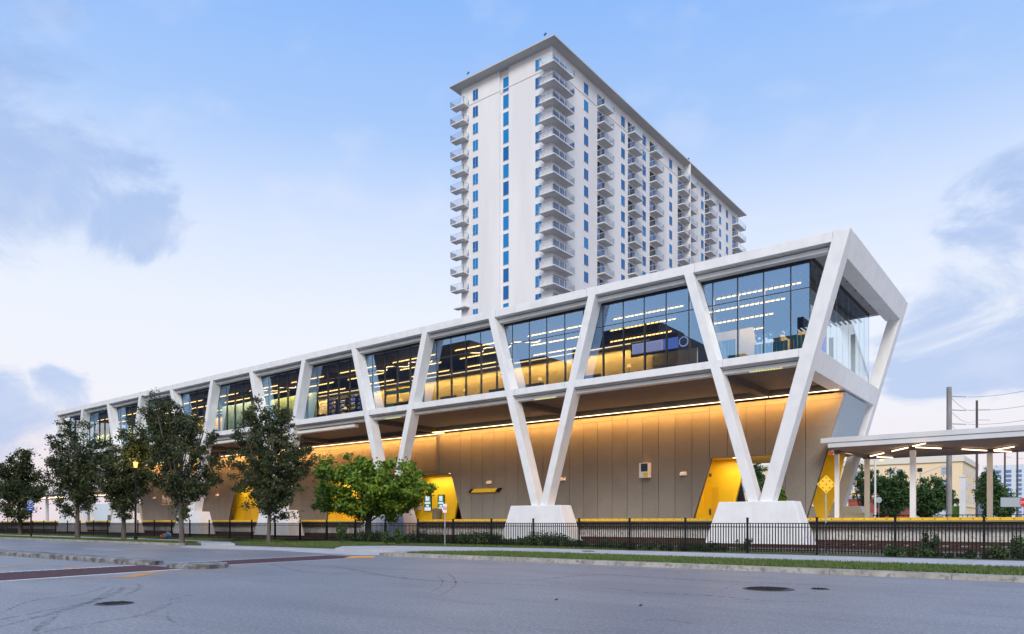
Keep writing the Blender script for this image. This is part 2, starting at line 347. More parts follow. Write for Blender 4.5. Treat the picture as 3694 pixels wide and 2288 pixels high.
def piece(name, me, parent, loc, rz=0):         # repeat piece sharing mesh data, loc in world
    o = bpy.data.objects.new(name, me); COL.objects.link(o); o.parent = parent
    o.location = Vector(loc) - wloc(parent); o.rotation_euler = (0, 0, rz); return o
def unit_mesh(name, fn, mat):
    b = MB(); fn(b); return b.mesh(name, Vector((0, 0, 0)), [M[mat] if isinstance(mat, str) else mat])
def copy_tree(o, parent=None):
    c = o.copy(); COL.objects.link(c); c.parent = parent
    for ch in list(o.children):
        copy_tree(ch, c)
    return c
def area(name, parent, loc, sx, sy, power, color=(1, .6, .28), rot=(0, 0, 0), spread=None):
    d = bpy.data.lights.new(name, 'AREA'); d.shape = 'RECTANGLE'; d.size = sx; d.size_y = sy; d.energy = power; d.color = color
    if spread: d.spread = spread
    o = bpy.data.objects.new(name, d); COL.objects.link(o); o.parent = parent; o.location = Vector(loc) - (wloc(parent) if parent else Vector((0, 0, 0))); o.rotation_euler = rot
    return o
def quads_np(name, centers, size, mat, parent=None, tilt=1.0, aspect=1.6, **kw):
    # many small leaf faces, random orientation
    n = len(centers); a = RNG.normal(size=(n, 3)); a /= np.linalg.norm(a, axis=1)[:, None]
    r = RNG.normal(size=(n, 3)); b = np.cross(a, r); b /= np.linalg.norm(b, axis=1)[:, None]
    sz = size * (0.6 + .8 * RNG.random(n))[:, None]
    u = a * sz * .5 * aspect; v = b * sz * .5
    V = np.stack([centers - u, centers + v * .9, centers + u, centers - v * .9], 1).reshape(-1, 3)
    off = wloc(parent) if parent is not None else Vector(centers.mean(0))
    V = V - np.array(off)
    me = bpy.data.meshes.new(name); me.vertices.add(4 * n); me.vertices.foreach_set('co', V.astype(np.float32).ravel())
    me.loops.add(4 * n); me.loops.foreach_set('vertex_index', np.arange(4 * n, dtype=np.int32)); me.polygons.add(n)
    me.polygons.foreach_set('loop_start', np.arange(0, 4 * n, 4, dtype=np.int32))
    me.materials.append(M[mat]); me.update(calc_edges=True); me.validate()
    o = bpy.data.objects.new(name, me); COL.objects.link(o)
    if parent is not None: o.parent = parent
    else: o.location = off
    return props(o, **kw)
def blades_np(name, x, y, z, h, mat, **kw):
    n = len(x); ang = RNG.random(n) * math.pi * 2; w = .012 + .012 * RNG.random(n); hh = h * (.5 + RNG.random(n)); lean = RNG.normal(size=(n, 2)) * .35 * hh[:, None]
    base = np.stack([x, y, np.full(n, z) if np.isscalar(z) else z], 1)
    d = np.stack([np.cos(ang) * w, np.sin(ang) * w, np.zeros(n)], 1)
    top = base + np.stack([lean[:, 0], lean[:, 1], hh], 1)
    V = np.stack([base - d, base + d, top], 1).reshape(-1, 3); off = Vector(base.mean(0)); V = V - np.array(off)
    me = bpy.data.meshes.new(name); me.vertices.add(3 * n); me.vertices.foreach_set('co', V.astype(np.float32).ravel())
    me.loops.add(3 * n); me.loops.foreach_set('vertex_index', np.arange(3 * n, dtype=np.int32)); me.polygons.add(n)
    me.polygons.foreach_set('loop_start', np.arange(0, 3 * n, 3, dtype=np.int32))
    me.materials.append(M[mat]); me.update(calc_edges=True)
    o = bpy.data.objects.new(name, me); COL.objects.link(o); o.location = off
    return props(o, kind='stuff', **kw)

# ================================================================== GROUND
B().box(-1500, 1500, -1500, 2500, -.4, -.02).build('ground', 'ballast', kind='structure')
B().sheet([(-400, -80), (120, -80), (120, 22.6), (-24.5, 22.6), (-30, 24.9), (-400, 24.9)], 0.0).build('road', 'asphalt', kind='structure')

# kerb right of the crossing, in cast lengths
kerb = bpy.data.objects.new('kerb', None); COL.objects.link(kerb); kerb['kind'] = 'structure'
kerb_me = unit_mesh('kerb_length', lambda b: b.add([(0, 0, -.05), (3.035, 0, -.05), (3.035, .05, .145), (0, .05, .145), (0, .38, .155), (3.035, .38, .155), (0, .38, -.05), (3.035, .38, -.05)],
        [(0, 1, 2, 3), (3, 2, 5, 4), (4, 5, 7, 6), (0, 3, 4, 6), (1, 7, 5, 2), (0, 6, 7, 1)]), 'kerb')
for i in range(11):
    piece('kerb_length', kerb_me, kerb, (-23.9 + i * 3.05, 22.15, 0))
kl_me = unit_mesh('kerb_length', lambda b: b.box(0, 3.035, 0, .3, -.05, .15), 'kerb')
for i in range(19):
    piece('kerb_length', kl_me, kerb, (-104 + i * 3.05, 24.1, 0))
# curved return of the kerb at the crossing
for k in range(4):
    a0, a1 = math.radians(90 + 22 * k), math.radians(90 + 22 * (k + 1) - 1)
    c = (-23.9, 24.45)
    pts = [(c[0] + 2.3 * math.cos(t), c[1] - 2.3 * math.sin(t)) for t in (a0, (a0 + a1) / 2, a1)] + [(c[0] + 1.95 * math.cos(t), c[1] - 1.95 * math.sin(t)) for t in (a1, (a0 + a1) / 2, a0)]
    B().prismZ(pts, -.05, .15 - .03 * k).build('kerb_length', 'kerb', kerb)
# soil and verges
B().prismZ([(-24, 22.53), (40, 22.53), (40, 26.4), (-21, 26.4), (-23.5, 24)], -.05, .148).build('verge', 'soil', kind='structure')
B().prismZ([(-110, 24.42), (-46.5, 24.42), (-45, 24.9), (-47.5, 25.9), (-110, 26.2)], -.05, .148).build('verge', 'soil', kind='structure')
B().prismZ([(-130, 29.6), (-62, 29.6), (-47, 28.2), (-42.5, 25.9), (-34, 26.0), (-31.5, 29.2), (-22, 31.2), (40, 31.2), (40, 34.6), (-130, 34.6)], -.05, .147).build('verge', 'soil', kind='structure')
# concrete path: slabs with joints
path = bpy.data.objects.new('sidewalk', None); COL.objects.link(path); path['kind'] = 'structure'
sl_me = unit_mesh('slab', lambda b: b.box(0, 1.505, 26.4, 31.17, -.05, .152), 'concrete')
for i in range(27): piece('slab', sl_me, path, (-21 + i * 1.52, 0, 0))
B().prismZ([(-21.02, 26.4), (-21.02, 31.17), (-22, 31.17), (-31.5, 29.17), (-33.3, 27.0), (-31, 24.6), (-26.2, 24.5), (-23.5, 24.3)], -.05, .152).build('slab', 'concrete', path)
sl2 = unit_mesh('slab', lambda b: b.box(0, 1.79, 26.22, 29.58, -.05, .152), 'concrete')
for i in range(22): piece('slab', sl2, path, (-102 + i * 1.805, 0, 0))
B().prismZ([(-62.2, 26.22), (-62.2, 29.55), (-47.1, 28.15), (-42.6, 25.85), (-43, 24.5), (-45, 24.9), (-47.5, 25.95)], -.05, .152).build('slab', 'concrete', path)
B().sheet([onZ(x_, y_, 0)[:2] for x_, y_ in ((690, 1966), (900, 1967), (1180, 1974), (1440, 1990), (1400, 2003), (1300, 2004), (1200, 1999), (1000, 1987), (760, 1981), (640, 1975))], .004).build('driveway', 'concrete', kind='structure')
B().prismZ([(-42.58, 25.87), (-43, 24.1), (-31, 24.1), (-31, 24.58), (-33.3, 26.0)], -.05, .03).build('apron', 'concrete', kind='structure')
B().sheet([(-25.3, 20.95), (-24.5, 19.9), (-23.4, 20.6), (-24.4, 21.6)], .012).build('tactile_pad', 'pad', kind='structure')
# crossing of dark red pavers, white edge lines
def pavers(poly_fn, X0, X1, Y0, Y1):
    cw = bpy.data.objects.new('paved_crossing', None); COL.objects.link(cw); cw['kind'] = 'structure'
    return cw
cw = bpy.data.objects.new('paver_crossing', None); COL.objects.link(cw); cw['kind'] = 'structure'
b = B()
def xe(y): return -24.55 - (y - 7.5) * .19       # left/right skew of the crossing
def paver_row(y, y1, xl, xr, b):
    x = xl + (0 if int(y / .12) % 2 else .12)
    while x < xr - .1:
        b.box(x, min(x + .23, xr), y, y1 - .012, -.01, .006 + .002 * random.random()); x += .24
y = 2.0
while y < 21.0:
    if y < 12.1 or y > 13.7:
        xl, xr = -24.7 - max(0, y - 2) * .125, -21.0 - max(0, y - 2) * .19
        if y > 13.7: xl, xr = -26.4 - (y - 13.6) * .09, -23.85 - (y - 13.6) * .06
        paver_row(y, y + .12, xl, xr, b)
    y += .12
b.build('pavers', 'brick', cw, kind='stuff')
def line(name, p0, p1, w0, w1, mat, z=.004, parent=None):
    p0, p1 = Vector(p0), Vector(p1); d = (p1 - p0).normalized(); n_ = Vector((-d.y, d.x))
    B().sheet([tuple(p0 + n_ * w0 / 2), tuple(p1 + n_ * w1 / 2), tuple(p1 - n_ * w1 / 2), tuple(p0 - n_ * w0 / 2)], z).build(name, mat, parent, kind='structure' if parent is None else None)
line('crossing_line', (-24.75, 2), (-26.1, 12.0), .2, .2, 'paint_white'); line('crossing_line', (-20.85, 2), (-22.75, 11.9), .2, .2, 'paint_white')
line('crossing_line', (-26.5, 13.8), (-27.15, 20.9), .12, .12, 'paint_white'); line('crossing_line', (-23.75, 14.2), (-24.15, 21.0), .12, .12, 'paint_white')
for a_, c_, w0, w1 in (((-28.4, 8.6), (-31.1, 11.0), .16, .10), ((-26.2, 9.7), (-27.2, 11.1), .30, .10), ((-21.6, 7.3), (-20.6, 9.2), .06, .16), ((-20.6, 9.2), (-22.5, 11.2), .55, .12), ((-20.7, 9.6), (-21.7, 13.9), .12, .12)):
    line('lane_marking', a_, c_, w0, w1, 'paint_orange', .005)
line('lane_marking', (-60, 22.2), (-46, 22.4), .1, .1, 'paint_white'); line('lane_marking', (-46, 18.2), (-40.5, 18.0), .12, .12, 'paint_white')
# median kerb islands
def island(poly, h):
    n = len(poly); cx = sum(p[0] for p in poly) / n; cy = sum(p[1] for p in poly) / n
    inn = [(cx + (x - cx) * .93, cy + (y - cy) * .9) for x, y in poly]
    vs = [(x, y, -.02) for x, y in poly] + [(x, y, h - .03) for x, y in poly] + [(x, y, h) for x, y in inn]
    fs = [(i, (i + 1) % n, (i + 1) % n + n, i + n) for i in range(n)] + [(i + n, (i + 1) % n + n, (i + 1) % n + 2 * n, i + 2 * n) for i in range(n)] + [tuple(range(2 * n, 3 * n))]
    B().add(vs, fs).build('traffic_island', 'kerb_old', kind='structure')
island([(-80, 11.95), (-27.0, 12.0), (-26.2, 12.15), (-25.7, 12.5), (-25.9, 12.9), (-27, 13.1), (-80, 13.0)], .17)
island([(-23.7, 11.9), (-22.6, 12.0), (-22.1, 12.5), (-22.2, 13.1), (-23.0, 13.7), (-24.1, 13.9)], .15)

def stain(name, col, amt):
    m = bpy.data.materials.new(name); m.use_nodes = True; t = m.node_tree; n, l = t.nodes, t.links; b_ = n['Principled BSDF']
    b_.inputs['Base Color'].default_value = col; b_.inputs['Roughness'].default_value = .7
    geo = n.new('ShaderNodeNewGeometry'); no = n.new('ShaderNodeTexNoise'); no.inputs['Scale'].default_value = 6; no.inputs['Detail'].default_value = 8; l.new(geo.outputs['Position'], no.inputs['Vector'])
    mr = n.new('ShaderNodeMapRange'); mr.inputs['From Min'].default_value = .42; mr.inputs['From Max'].default_value = .68; mr.inputs['To Max'].default_value = amt; l.new(no.outputs['Fac'], mr.inputs['Value'])
    l.new(mr.outputs[0], b_.inputs['Alpha']); return m
M['tyre'] = stain('tyre_rubber', (.09, .09, .10, 1), .42); M['crack'] = stain('crack_seal', (.07, .07, .075, 1), .65); M['spray'] = stain('blue_spray_paint', (.03, .22, .5, 1), .8)
ZS = [.003]
def streak(pts, w, mat, z=.003):
    ZS[0] += .00006
    P_ = [Vector(onZ(px, py, 0)) for px, py in pts]; Q = []
    for i in range(len(P_) - 1):
        p_, a1, a2, q_ = P_[max(i - 1, 0)], P_[i], P_[i + 1], P_[min(i + 2, len(P_) - 1)]
        for k in range(6):
            t_ = k / 6; Q.append(.5 * ((2 * a1) + (a2 - p_) * t_ + (2 * p_ - 5 * a1 + 4 * a2 - q_) * t_ * t_ + (3 * a1 - p_ - 3 * a2 + q_) * t_ ** 3))
    Q.append(P_[-1]); vs = []; n_ = len(Q)
    for i in range(n_):
        d = (Q[min(i + 1, n_ - 1)] - Q[max(i - 1, 0)]).normalized(); s_ = Vector((-d.y, d.x, 0)) * w / 2 * math.sin(math.pi * (.08 + .84 * i / (n_ - 1)))
        vs += [(Q[i] + s_)[:2] + (ZS[0],), (Q[i] - s_)[:2] + (ZS[0],)]
    B().add(vs, [(2 * i, 2 * i + 1, 2 * i + 3, 2 * i + 2) for i in range(n_ - 1)]).build('tyre_mark' if mat == 'tyre' else 'road_stain', mat, kind='structure')
def c1(x, y): return (x / 2.441, 1880 + y / 2.441)
def c2(x, y): return (900 + x / 2.219, 1880 + y / 2.219)
def c3(x, y): return (1900 + x / 2.219, 1880 + y / 2.219)
streak([c1(0, 930), c1(400, 830), c1(850, 700), c1(1050, 620), c1(1090, 570)], .20, 'tyre'); streak([c1(-60, 880), c1(300, 810), c1(800, 710), c1(930, 640), c1(1000, 590)], .16, 'tyre')
streak([c1(1080, 660), c1(1180, 620), c1(1240, 575), c1(1190, 550)], .12, 'tyre'); streak([c1(280, 990), c1(400, 900), c1(520, 820)], .14, 'tyre')
streak([c1(300, 1000), c1(700, 920), c1(1250, 830), c1(1500, 730), c1(1640, 700)], .14, 'tyre'); streak([c1(1480, 700), c1(1600, 670), c1(1740, 645)], .10, 'tyre')
streak([c2(1430, 390), c2(1600, 430), c2(1650, 490), c2(1620, 540), c2(1520, 600)], .05, 'crack'); streak([c2(1500, 440), c2(1545, 480), c2(1520, 530), c2(1450, 570)], .04, 'crack')
streak([c2(300, 360), c2(700, 370), c2(1100, 440), c2(1500, 480), c2(2441, 520)], .22, 'tyre'); streak([c2(0, 300), c2(400, 400), c2(900, 430), c2(1300, 440)], .16, 'tyre')
streak([c3(540, 525), c3(1000, 575), c3(1500, 600), c3(1900, 640), c3(2441, 650)], .16, 'tyre'); streak([c3(1520, 575), c3(1640, 520), c3(1760, 495)], .03, 'crack'); streak([c3(2180, 600), c3(2250, 575), c3(2330, 560)], .03, 'crack')
streak([c3(0, 480), c3(600, 430), c3(1300, 470), c3(2441, 520)], .25, 'tyre')
streak([c3(690, 775), c3(860, 800), c3(1100, 790), c3(1400, 830), c3(1700, 815)], .07, 'tyre'); streak([c3(1020, 398), c3(1130, 383)], .05, 'spray'); streak([c3(1170, 415), c3(1240, 405)], .05, 'spray'); streak([c2(1770, 587), c2(1865, 589)], .05, 'spray')
streak([c1(-20, 820), c1(300, 700), c1(700, 650), c1(1000, 560)], .10, 'tyre'); streak([c1(1480, 800), c1(1500, 880), c1(1700, 900)], .05, 'tyre')
# manhole covers
def manhole(c, r, label):
    t = thing('manhole_cover', label, 'manhole cover', (c[0], c[1], c[2]))
    b = B(); b.disc((c[0], c[1], c[2] + .002), r, .006, 28); b.build('frame', 'iron', t)
    b = B(); b.disc((c[0], c[1], c[2] + .009), r * .86, .004, 28); b.build('lid', 'iron', t)
    b = B(); k = int(r * 1.6 / .07)
    for i in range(k):
        x = -r * .8 + i * .07 + .02; hy = math.sqrt(max(0, (r * .84) ** 2 - x * x))
        for j in range(-12, 13):
            yy = j * .07
            if abs(yy) < hy: b.box(c[0] + x - .022, c[0] + x + .022, c[1] + yy - .022, c[1] + yy + .022, c[2] + .013, c[2] + .021)
    b.build('tread', 'black', t, kind='stuff')
manhole(onZ(2772, 2125.6, 0), .56, 'large round iron manhole cover in the road on the right')
manhole(onZ(2959, 2125.6, 0), .20, 'small round iron cover in the road right of the large manhole')
manhole(onZ(414, 2178, 0), .33, 'dark round manhole cover in the road at the lower left')
manhole((-18.05, 29.1, .152), .32, 'round iron cover set in the pale pavement near the fence')
# fallen leaves / litter
for (px, py, m, lab) in ((2007, 2166, 'rail', 'small brown leaf lying alone on the road, nearer the middle'), (2311, 2187, 'rail', 'small brown leaf on the road below the V leg'), (2517, 2048, 'sign_red', 'curled orange leaf lying against the kerb')):
    p = onZ(px, py, .0); s = .05 if m != 'sign_red' else .09
    z = p[2] if m != 'sign_red' else .05
    B().add([(p[0] - s, p[1], z + .01), (p[0], p[1] - s * .5, z + .002), (p[0] + s, p[1], z + .02), (p[0], p[1] + s * .6, z + .035)], [(0, 1, 3), (1, 2, 3), (0, 3, 1), (1, 3, 2)]).build('fallen_leaf', m, label=lab, cat='leaf')

# grass
def scatter(n, x0, x1, y0, y1): return RNG.uniform(x0, x1, n), RNG.uniform(y0, y1, n)
x, y = scatter(52000, -23.6, 6, 22.6, 26.35); ok = ~((x < -21) & (y > 24.0 + (x + 23.5) * .95)); x, y = x[ok], y[ok]
blades_np('grass', x, y, .148, .075, 'grass', label='short green grass between the kerb and the pavement', cat='grass')
x, y = scatter(45000, -46, 4, 31.15, 34.0); x2, y2 = scatter(9000, -43, -33, 26.2, 31.2)
x, y = np.concatenate([x, x2]), np.concatenate([y, y2])
ok = ~((x > -33.8) & (y < 29.3 + (x + 31.5) * .2)) ; x, y = x[ok], y[ok]
blades_np('grass', x, y, .147, .10, 'grass', label='green grass growing along the foot of the black fence', cat='grass')
x, y = scatter(26000, -100, -47, 24.5, 26.0); blades_np('grass', x, y, .148, .11, 'grass', label='strip of grass under the street trees beside the road', cat='grass')
x, y = scatter(20000, -110, -44, 29.7, 34); blades_np('grass', x, y, .147, .15, 'grass', label='rough grass behind the street trees at the fence foot', cat='grass')

# ================================================================== TRACK
B().prismZ([(-160, 34.6), (60, 34.6), (60, 46.6), (-160, 46.6)], -.05, .20).build('ballast_bed', 'ballast', kind='structure')
trk = thing('railway_track', 'rusty railway track on ballast between the white pedestals and the platform', 'railway track', (-50, 44.6, .2))
for yy in (43.85, 45.29):
    b = B(); b.box(-160, 60, yy - .07, yy + .07, .30, .33); b.box(-160, 60, yy - .012, yy + .012, .33, .45); b.box(-160, 60, yy - .036, yy + .036, .45, .49); b.build('rail', 'rail', trk)
tie = unit_mesh('sleeper', lambda b: b.box(-.12, .12, -1.3, 1.3, 0, .17), 'rail')
for i in range(110): piece('sleeper', tie, trk, (4 - i * .9, 44.57, .15))
trk2 = thing('railway_track', 'rusty railway track on ballast nearest the black fence', 'railway track', (-50, 38.2, .2))
for yy in (37.3, 38.75):
    b = B(); b.box(-160, 60, yy - .07, yy + .07, .22, .25); b.box(-160, 60, yy - .012, yy + .012, .25, .33); b.box(-160, 60, yy - .036, yy + .036, .33, .37); b.build('rail', 'rail', trk2)
for i in range(110): piece('sleeper', tie, trk2, (4 - i * .9, 38.05, .055))
rocks = RNG.uniform([-60, 34.7, .2], [5, 43.4, .21], (14000, 3)); quads_np('gravel', rocks, .09, 'ballast', label='grey gravel ballast round the rails', cat='gravel', kind='stuff')

# ================================================================== PLATFORM
plat = bpy.data.objects.new('station_platform', None); COL.objects.link(plat); plat['kind'] = 'structure'
B().box(-170, 60, 46.06, 58.5, 1.55, 1.76).build('platform_slab', 'concrete', plat)
B().box(-170, 60, 46.6, 46.8, .1, 1.549).build('platform_wall', 'retaining', plat)
B().box(-170, 60, 46.3, 46.597, 1.22, 1.549).build('slab_shade_strip', 'shade_vent_dark', plat)  # dark-coloured strip standing in for the shadow under the slab overhang
ed = unit_mesh('edge_board', lambda b: b.box(0, 2.395, 46.0, 46.057, 1.62, 1.79), 'yellow_edge')
bolt = unit_mesh('bolt', lambda b: b.tube((0, 0, 0), (0, -.02, 0), .03, .03, 6), 'joint')
for i in range(66):
    X = 8 - 2.4 * (i + 1); piece('edge_board', ed, plat, (X, 0, 0))
    if X > -62:
        for k in range(4): piece('bolt', bolt, plat, (X + .3 + .6 * k, 45.999, 1.715))

# ================================================================== STATION BUILDING
st = thing('station_building', 'long white station building with a glowing glass lounge, raised on V-shaped legs over the track', 'station building', (-60, 49, .15))
VC = [-14.1, -29.47, -44.9, -60.5, -76.3, -92.3, -108.4]           # centres of the seven V supports
Y0, Y1 = 41.0, 41.95
def off_(z): return .66 + .283 * (z - 2.7)
def leg(c, side, y0, y1, wid=.57, zt=17.03):
    zb = 2.6
    o0, o1 = off_(zb), off_(zt)
    poly = [(c + side * o0, zb), (c + side * o1, zt), (c + side * (o1 - wid), zt), (c + side * (o0 - wid), zb)]
    B().prismY(poly, y0, y1).build('leg', 'white', st, bevel=.02)
for i, c in enumerate(VC):
    for s in (1, -1):
        end = (i == 0 and s == 1)
        if end:
            zt = 17.035; zb = 2.6
            B().prismY([(-13.42, zb), (-9.31, zt), (-10.12, zt), (-14.15, zb)], Y0 - .003, Y1).build('leg', 'white', st, bevel=.03)
        else: leg(c, s, Y0 - .003, Y1)
    # rear supports
    if i < 7:
        for s in (1, -1):
            if i == 0 and s == 1: B().prismY([(-13.42, 2.6), (-9.31, 17.035), (-10.12, 17.035), (-14.15, 2.6)], 56.75, 57.703).build('leg', 'white', st, bevel=.03)
            else: leg(c, s, 56.75, 57.703)
    # pedestals
    for (ya, yb) in ((40.75, 42.1), (56.4, 57.9)):
        cc = c - .17
        zt, zb = 2.7, .1
        if ya > 50: zt, zb = 2.7, 1.7
        h0, h1 = 2.12, 2.12 + (zt - zb) * .33
        vs = [(cc - h1, ya - .2, zb), (cc + h1, ya - .2, zb), (cc + h1, yb + .2, zb), (cc - h1, yb + .2, zb),
              (cc - h0, ya, zt), (cc + h0, ya, zt), (cc + h0, yb, zt), (cc - h0, yb, zt)]
        B().add(vs, [(0, 3, 2, 1), (4, 5, 6, 7), (0, 1, 5, 4), (1, 2, 6, 5), (2, 3, 7, 6), (3, 0, 4, 7)]).build('pedestal', 'white', st, bevel=.03)
GX1_ = -11.6
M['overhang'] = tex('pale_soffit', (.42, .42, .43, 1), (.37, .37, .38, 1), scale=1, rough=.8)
XL = VC[6] - off_(17.03); XR = -9.31
XLm, XRm = VC[6] - off_(11), -11.16
# roof edge beam, front, and its stepped band
B().prismY([(XL, 17.05), (XR, 17.05), (XR - .16, 16.5), (XL + .16, 16.5)], Y0, 41.35).build('roof_beam', 'white', st, bevel=.015)
B().box(XL + .3, -10.3, 41.36, 41.9, 16.45, 17.0).build('roof_beam_web', 'white_band', st)
B().box(XL + .3, -10.5, 41.41, 41.93, 16.15, 16.40).build('roof_band', 'white_band', st, bevel=.01)
B().prismY([(XLm, 11.05), (XRm, 11.05), (XRm - .12, 10.6), (XLm + .12, 10.6)], Y0, 41.35).build('floor_beam', 'white', st, bevel=.015)
B().box(XLm + .3, -11.9, 41.36, 41.9, 10.5, 11.03).build('floor_beam_web', 'white_band', st)
B().box(XLm + .3, -12.0, 41.41, 41.93, 10.24, 10.46).build('floor_band', 'white_band', st, bevel=.01)
B().box(XLm + .3, -49.6, 41.45, 41.95, 9.86, 10.10).build('floor_band', 'white_band', st, bevel=.01)
# end frame
def ex(z): return -9.31 - .2848 * (17.035 - z)
B().prismY([(ex(17.05), 17.05), (ex(15.75), 15.75), (ex(15.75) - .9, 15.75), (ex(17.05) - .9, 17.05)], Y1 + .002, 56.748).build('end_roof_beam', 'white', st, bevel=.02)
B().prismY([(ex(11.02), 11.02), (ex(9.9), 9.9), (ex(9.9) - .95, 9.9), (ex(11.02) - .95, 11.02)], Y1 + .002, 56.748).build('end_floor_beam', 'white', st, bevel=.02)
# rear beams
B().box(XL, ex(17) - .85, 57.0, 57.7, 16.5, 17.05).build('roof_beam', 'white', st)
B().box(XLm, ex(11) - .85, 57.0, 57.7, 10.4, 11.05).build('floor_beam', 'white', st)
# slabs
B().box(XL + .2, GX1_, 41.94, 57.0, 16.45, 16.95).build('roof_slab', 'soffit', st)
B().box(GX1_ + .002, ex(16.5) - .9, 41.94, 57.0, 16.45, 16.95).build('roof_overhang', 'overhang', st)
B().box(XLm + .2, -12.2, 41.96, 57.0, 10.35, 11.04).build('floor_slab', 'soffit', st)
sd = unit_mesh('downlight', lambda b: b.disc((0, 0, 0), .07, -.012, 10), 'black')
for i in range(6):
    piece('downlight', sd, st, (-11.15, 44.0 + i * 2.1, 16.449))
for c in VC:
    for s_ in (1, -1):
        xj = c + s_ * off_(16.8) - s_ * .75
        B().box(xj - .006, xj + .006, Y0 - .002, Y0 + .01, 16.52, 17.04).build('beam_joint', 'panel', st)
        xj = c + s_ * off_(10.8) - s_ * .8
        B().box(xj - .006, xj + .006, Y0 - .002, Y0 + .01, 10.62, 11.04).build('beam_joint', 'panel', st)
# soffit beams
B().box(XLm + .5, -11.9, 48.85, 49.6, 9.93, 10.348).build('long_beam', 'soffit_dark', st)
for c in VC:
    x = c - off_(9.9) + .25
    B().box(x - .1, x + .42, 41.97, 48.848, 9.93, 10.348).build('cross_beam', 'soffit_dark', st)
    # small dotted LED bar under the beam between the legs
    b = B()
    for k in range(22): b.box(c - .7 + k * .085, c - .7 + k * .085 + .06, 41.42, 41.47, 10.16, 10.22, k % 2)
    b.build('led_bar', ['led_green', 'led_orange'], st)
# ---- lower wall with openings
def clip(poly, a, b, keep_left=True):
    # keep the part of poly left of line a->b
    out = []
    def sd_(p): return (b[0] - a[0]) * (p[1] - a[1]) - (b[1] - a[1]) * (p[0] - a[0])
    n = len(poly)
    for i in range(n):
        p, q = poly[i], poly[(i + 1) % n]; sp, sq = sd_(p), sd_(q)
        if not keep_left: sp, sq = -sp, -sq
        if sp >= 0: out.append(p)
        if (sp > 1e-9 and sq < -1e-9) or (sp < -1e-9 and sq > 1e-9):
            t = sp / (sp - sq); out.append((p[0] + (q[0] - p[0]) * t, p[1] + (q[1] - p[1]) * t))
    return out
def area2(p): return abs(sum(p[i][0] * p[(i + 1) % len(p)][1] - p[(i + 1) % len(p)][0] * p[i][1] for i in range(len(p)))) / 2 if len(p) > 2 else 0
def subtract(polys, hole):          # hole convex, counter-clockwise
    res = []
    for poly in polys:
        cur = poly
        for i in range(len(hole)):
            a, b2 = hole[i], hole[(i + 1) % len(hole)]
            outp = clip(cur, a, b2, False)
            if area2(outp) > 1e-3: res.append(outp)
            cur = clip(cur, a, b2, True)
            if area2(cur) < 1e-3: break
    return res
ZB, ZJ, ZT = 1.765, 9.40, 9.75
holes1 = [[(-21.65, 1.7), (-14.55, 1.7), (-16.0, 6.06), (-20.28, 6.04)], [(-47.2, 1.7), (-43.75, 1.7), (-45.14, 6.05), (-47.2, 6.05)],
          [(-14.15, .5), (-5, .5), (-5, 12), (-11.40, 10.05), (-13.82, 1.7)][0:5]]
holes2 = [[(-51.6, 1.7), (-46.9, 1.7), (-46.9, 6.1), (-50.3, 6.1)], [(-64.7, 1.7), (-58.66, 1.7), (-58.66, 6.1), (-64.7, 6.1)], [(-84.3, 1.7), (-77.2, 1.7), (-78.6, 6.1), (-82.7, 6.1)],
          [(-115, 1.7), (-106.7, 1.7), (-109.2, 9.9), (-115, 9.9)]]
def right_clip(poly): return clip(poly, (-13.82, 1.765), (-11.46, 9.75), True)
def wall(name, Y, X0, X1, holes, ybk, jx, rightend):
    w_back = [[(X0, ZB), (X1, ZB), (X1, ZT), (X0, ZT)]]
    if rightend: w_back = [right_clip(w_back[0])]
    for h in holes: w_back = subtract(w_back, h)
    b = B()
    for p in w_back:
        b.prismY(p, Y + .045, ybk)
    w = b.build('wall', 'joint', st)
    xs = [X0] + jx + [X1]
    for i in range(len(xs) - 1):
        for (z0, z1) in ((ZB, ZJ - .012), (ZJ + .012, ZT)):
            x0, x1 = xs[i] + .017, xs[i + 1] - .017
            if z0 > ZJ:
                if i % 3: continue
                x1 = xs[min(i + 3, len(xs) - 1)] - .012
            ps = [[(x0, z0), (x1, z0), (x1, z1), (x0, z1)]]
            if rightend: ps = [right_clip(ps[0])]
            ps = [p for p in ps if area2(p) > 1e-3]
            for h in holes: ps = subtract(ps, h)
            if not ps: continue
            pb = B()
            for p in ps: pb.prismY(p, Y, Y + .043)
            pb.build('panel', random.choice(['panel', 'panel_b', 'panel_c']), w)
jx1 = [-46.59 + 1.31 * i for i in range(0, 26)]; jx1 = [x for x in jx1 if x < -12.2]
wall('R', 49.0, -47.0, -11.4, holes1[:2], 49.35, jx1, True)
jx2 = [-108.6 + 1.31 * i for i in range(0, 47)]; jx2 = [x for x in jx2 if x < -47.6]
wall('L', 50.2, -109.2, -47.0, holes2, 50.5, jx2, False)
# joint backing dark line: thin dark sheets behind the panel gaps
# end face in blue grey stucco
def slant(z): return -13.82 + (z - 1.765) * 2.36 / 7.985
Z6 = 6.2
B().add([(slant(Z6) + .02, 49.02, Z6), (slant(ZT) + .02, 49.02, ZT), (slant(ZT) + .02, 55.3, ZT), (slant(Z6) + .02, 55.3, Z6),
         (slant(Z6) - .3, 49.36, Z6), (slant(ZT) - .3, 49.36, ZT), (slant(ZT) - .3, 55.28, ZT), (slant(Z6) - .3, 55.28, Z6)],
        [(0, 3, 2, 1), (4, 5, 6, 7), (0, 1, 5, 4), (1, 2, 6, 5), (2, 3, 7, 6), (3, 0, 4, 7)]).build('end_wall', 'bluegrey', st)
B().box(-106, -12.9, 50.52, 55.2, 6.45, 9.9).build('inner_block', 'panel', st)
for xa, xb in ((-43.2, -22.3), (-58.4, -53.6), (-76.7, -64.9), (-106, -85.2)): B().box(xa, xb, 50.52, 55.0, 1.77, 6.44).build('inner_block', 'panel', st)
B().box(-15.5, -12.6, 49.4, 55.2, 6.16, 6.19).build('passage_ceiling', 'yellow', st)
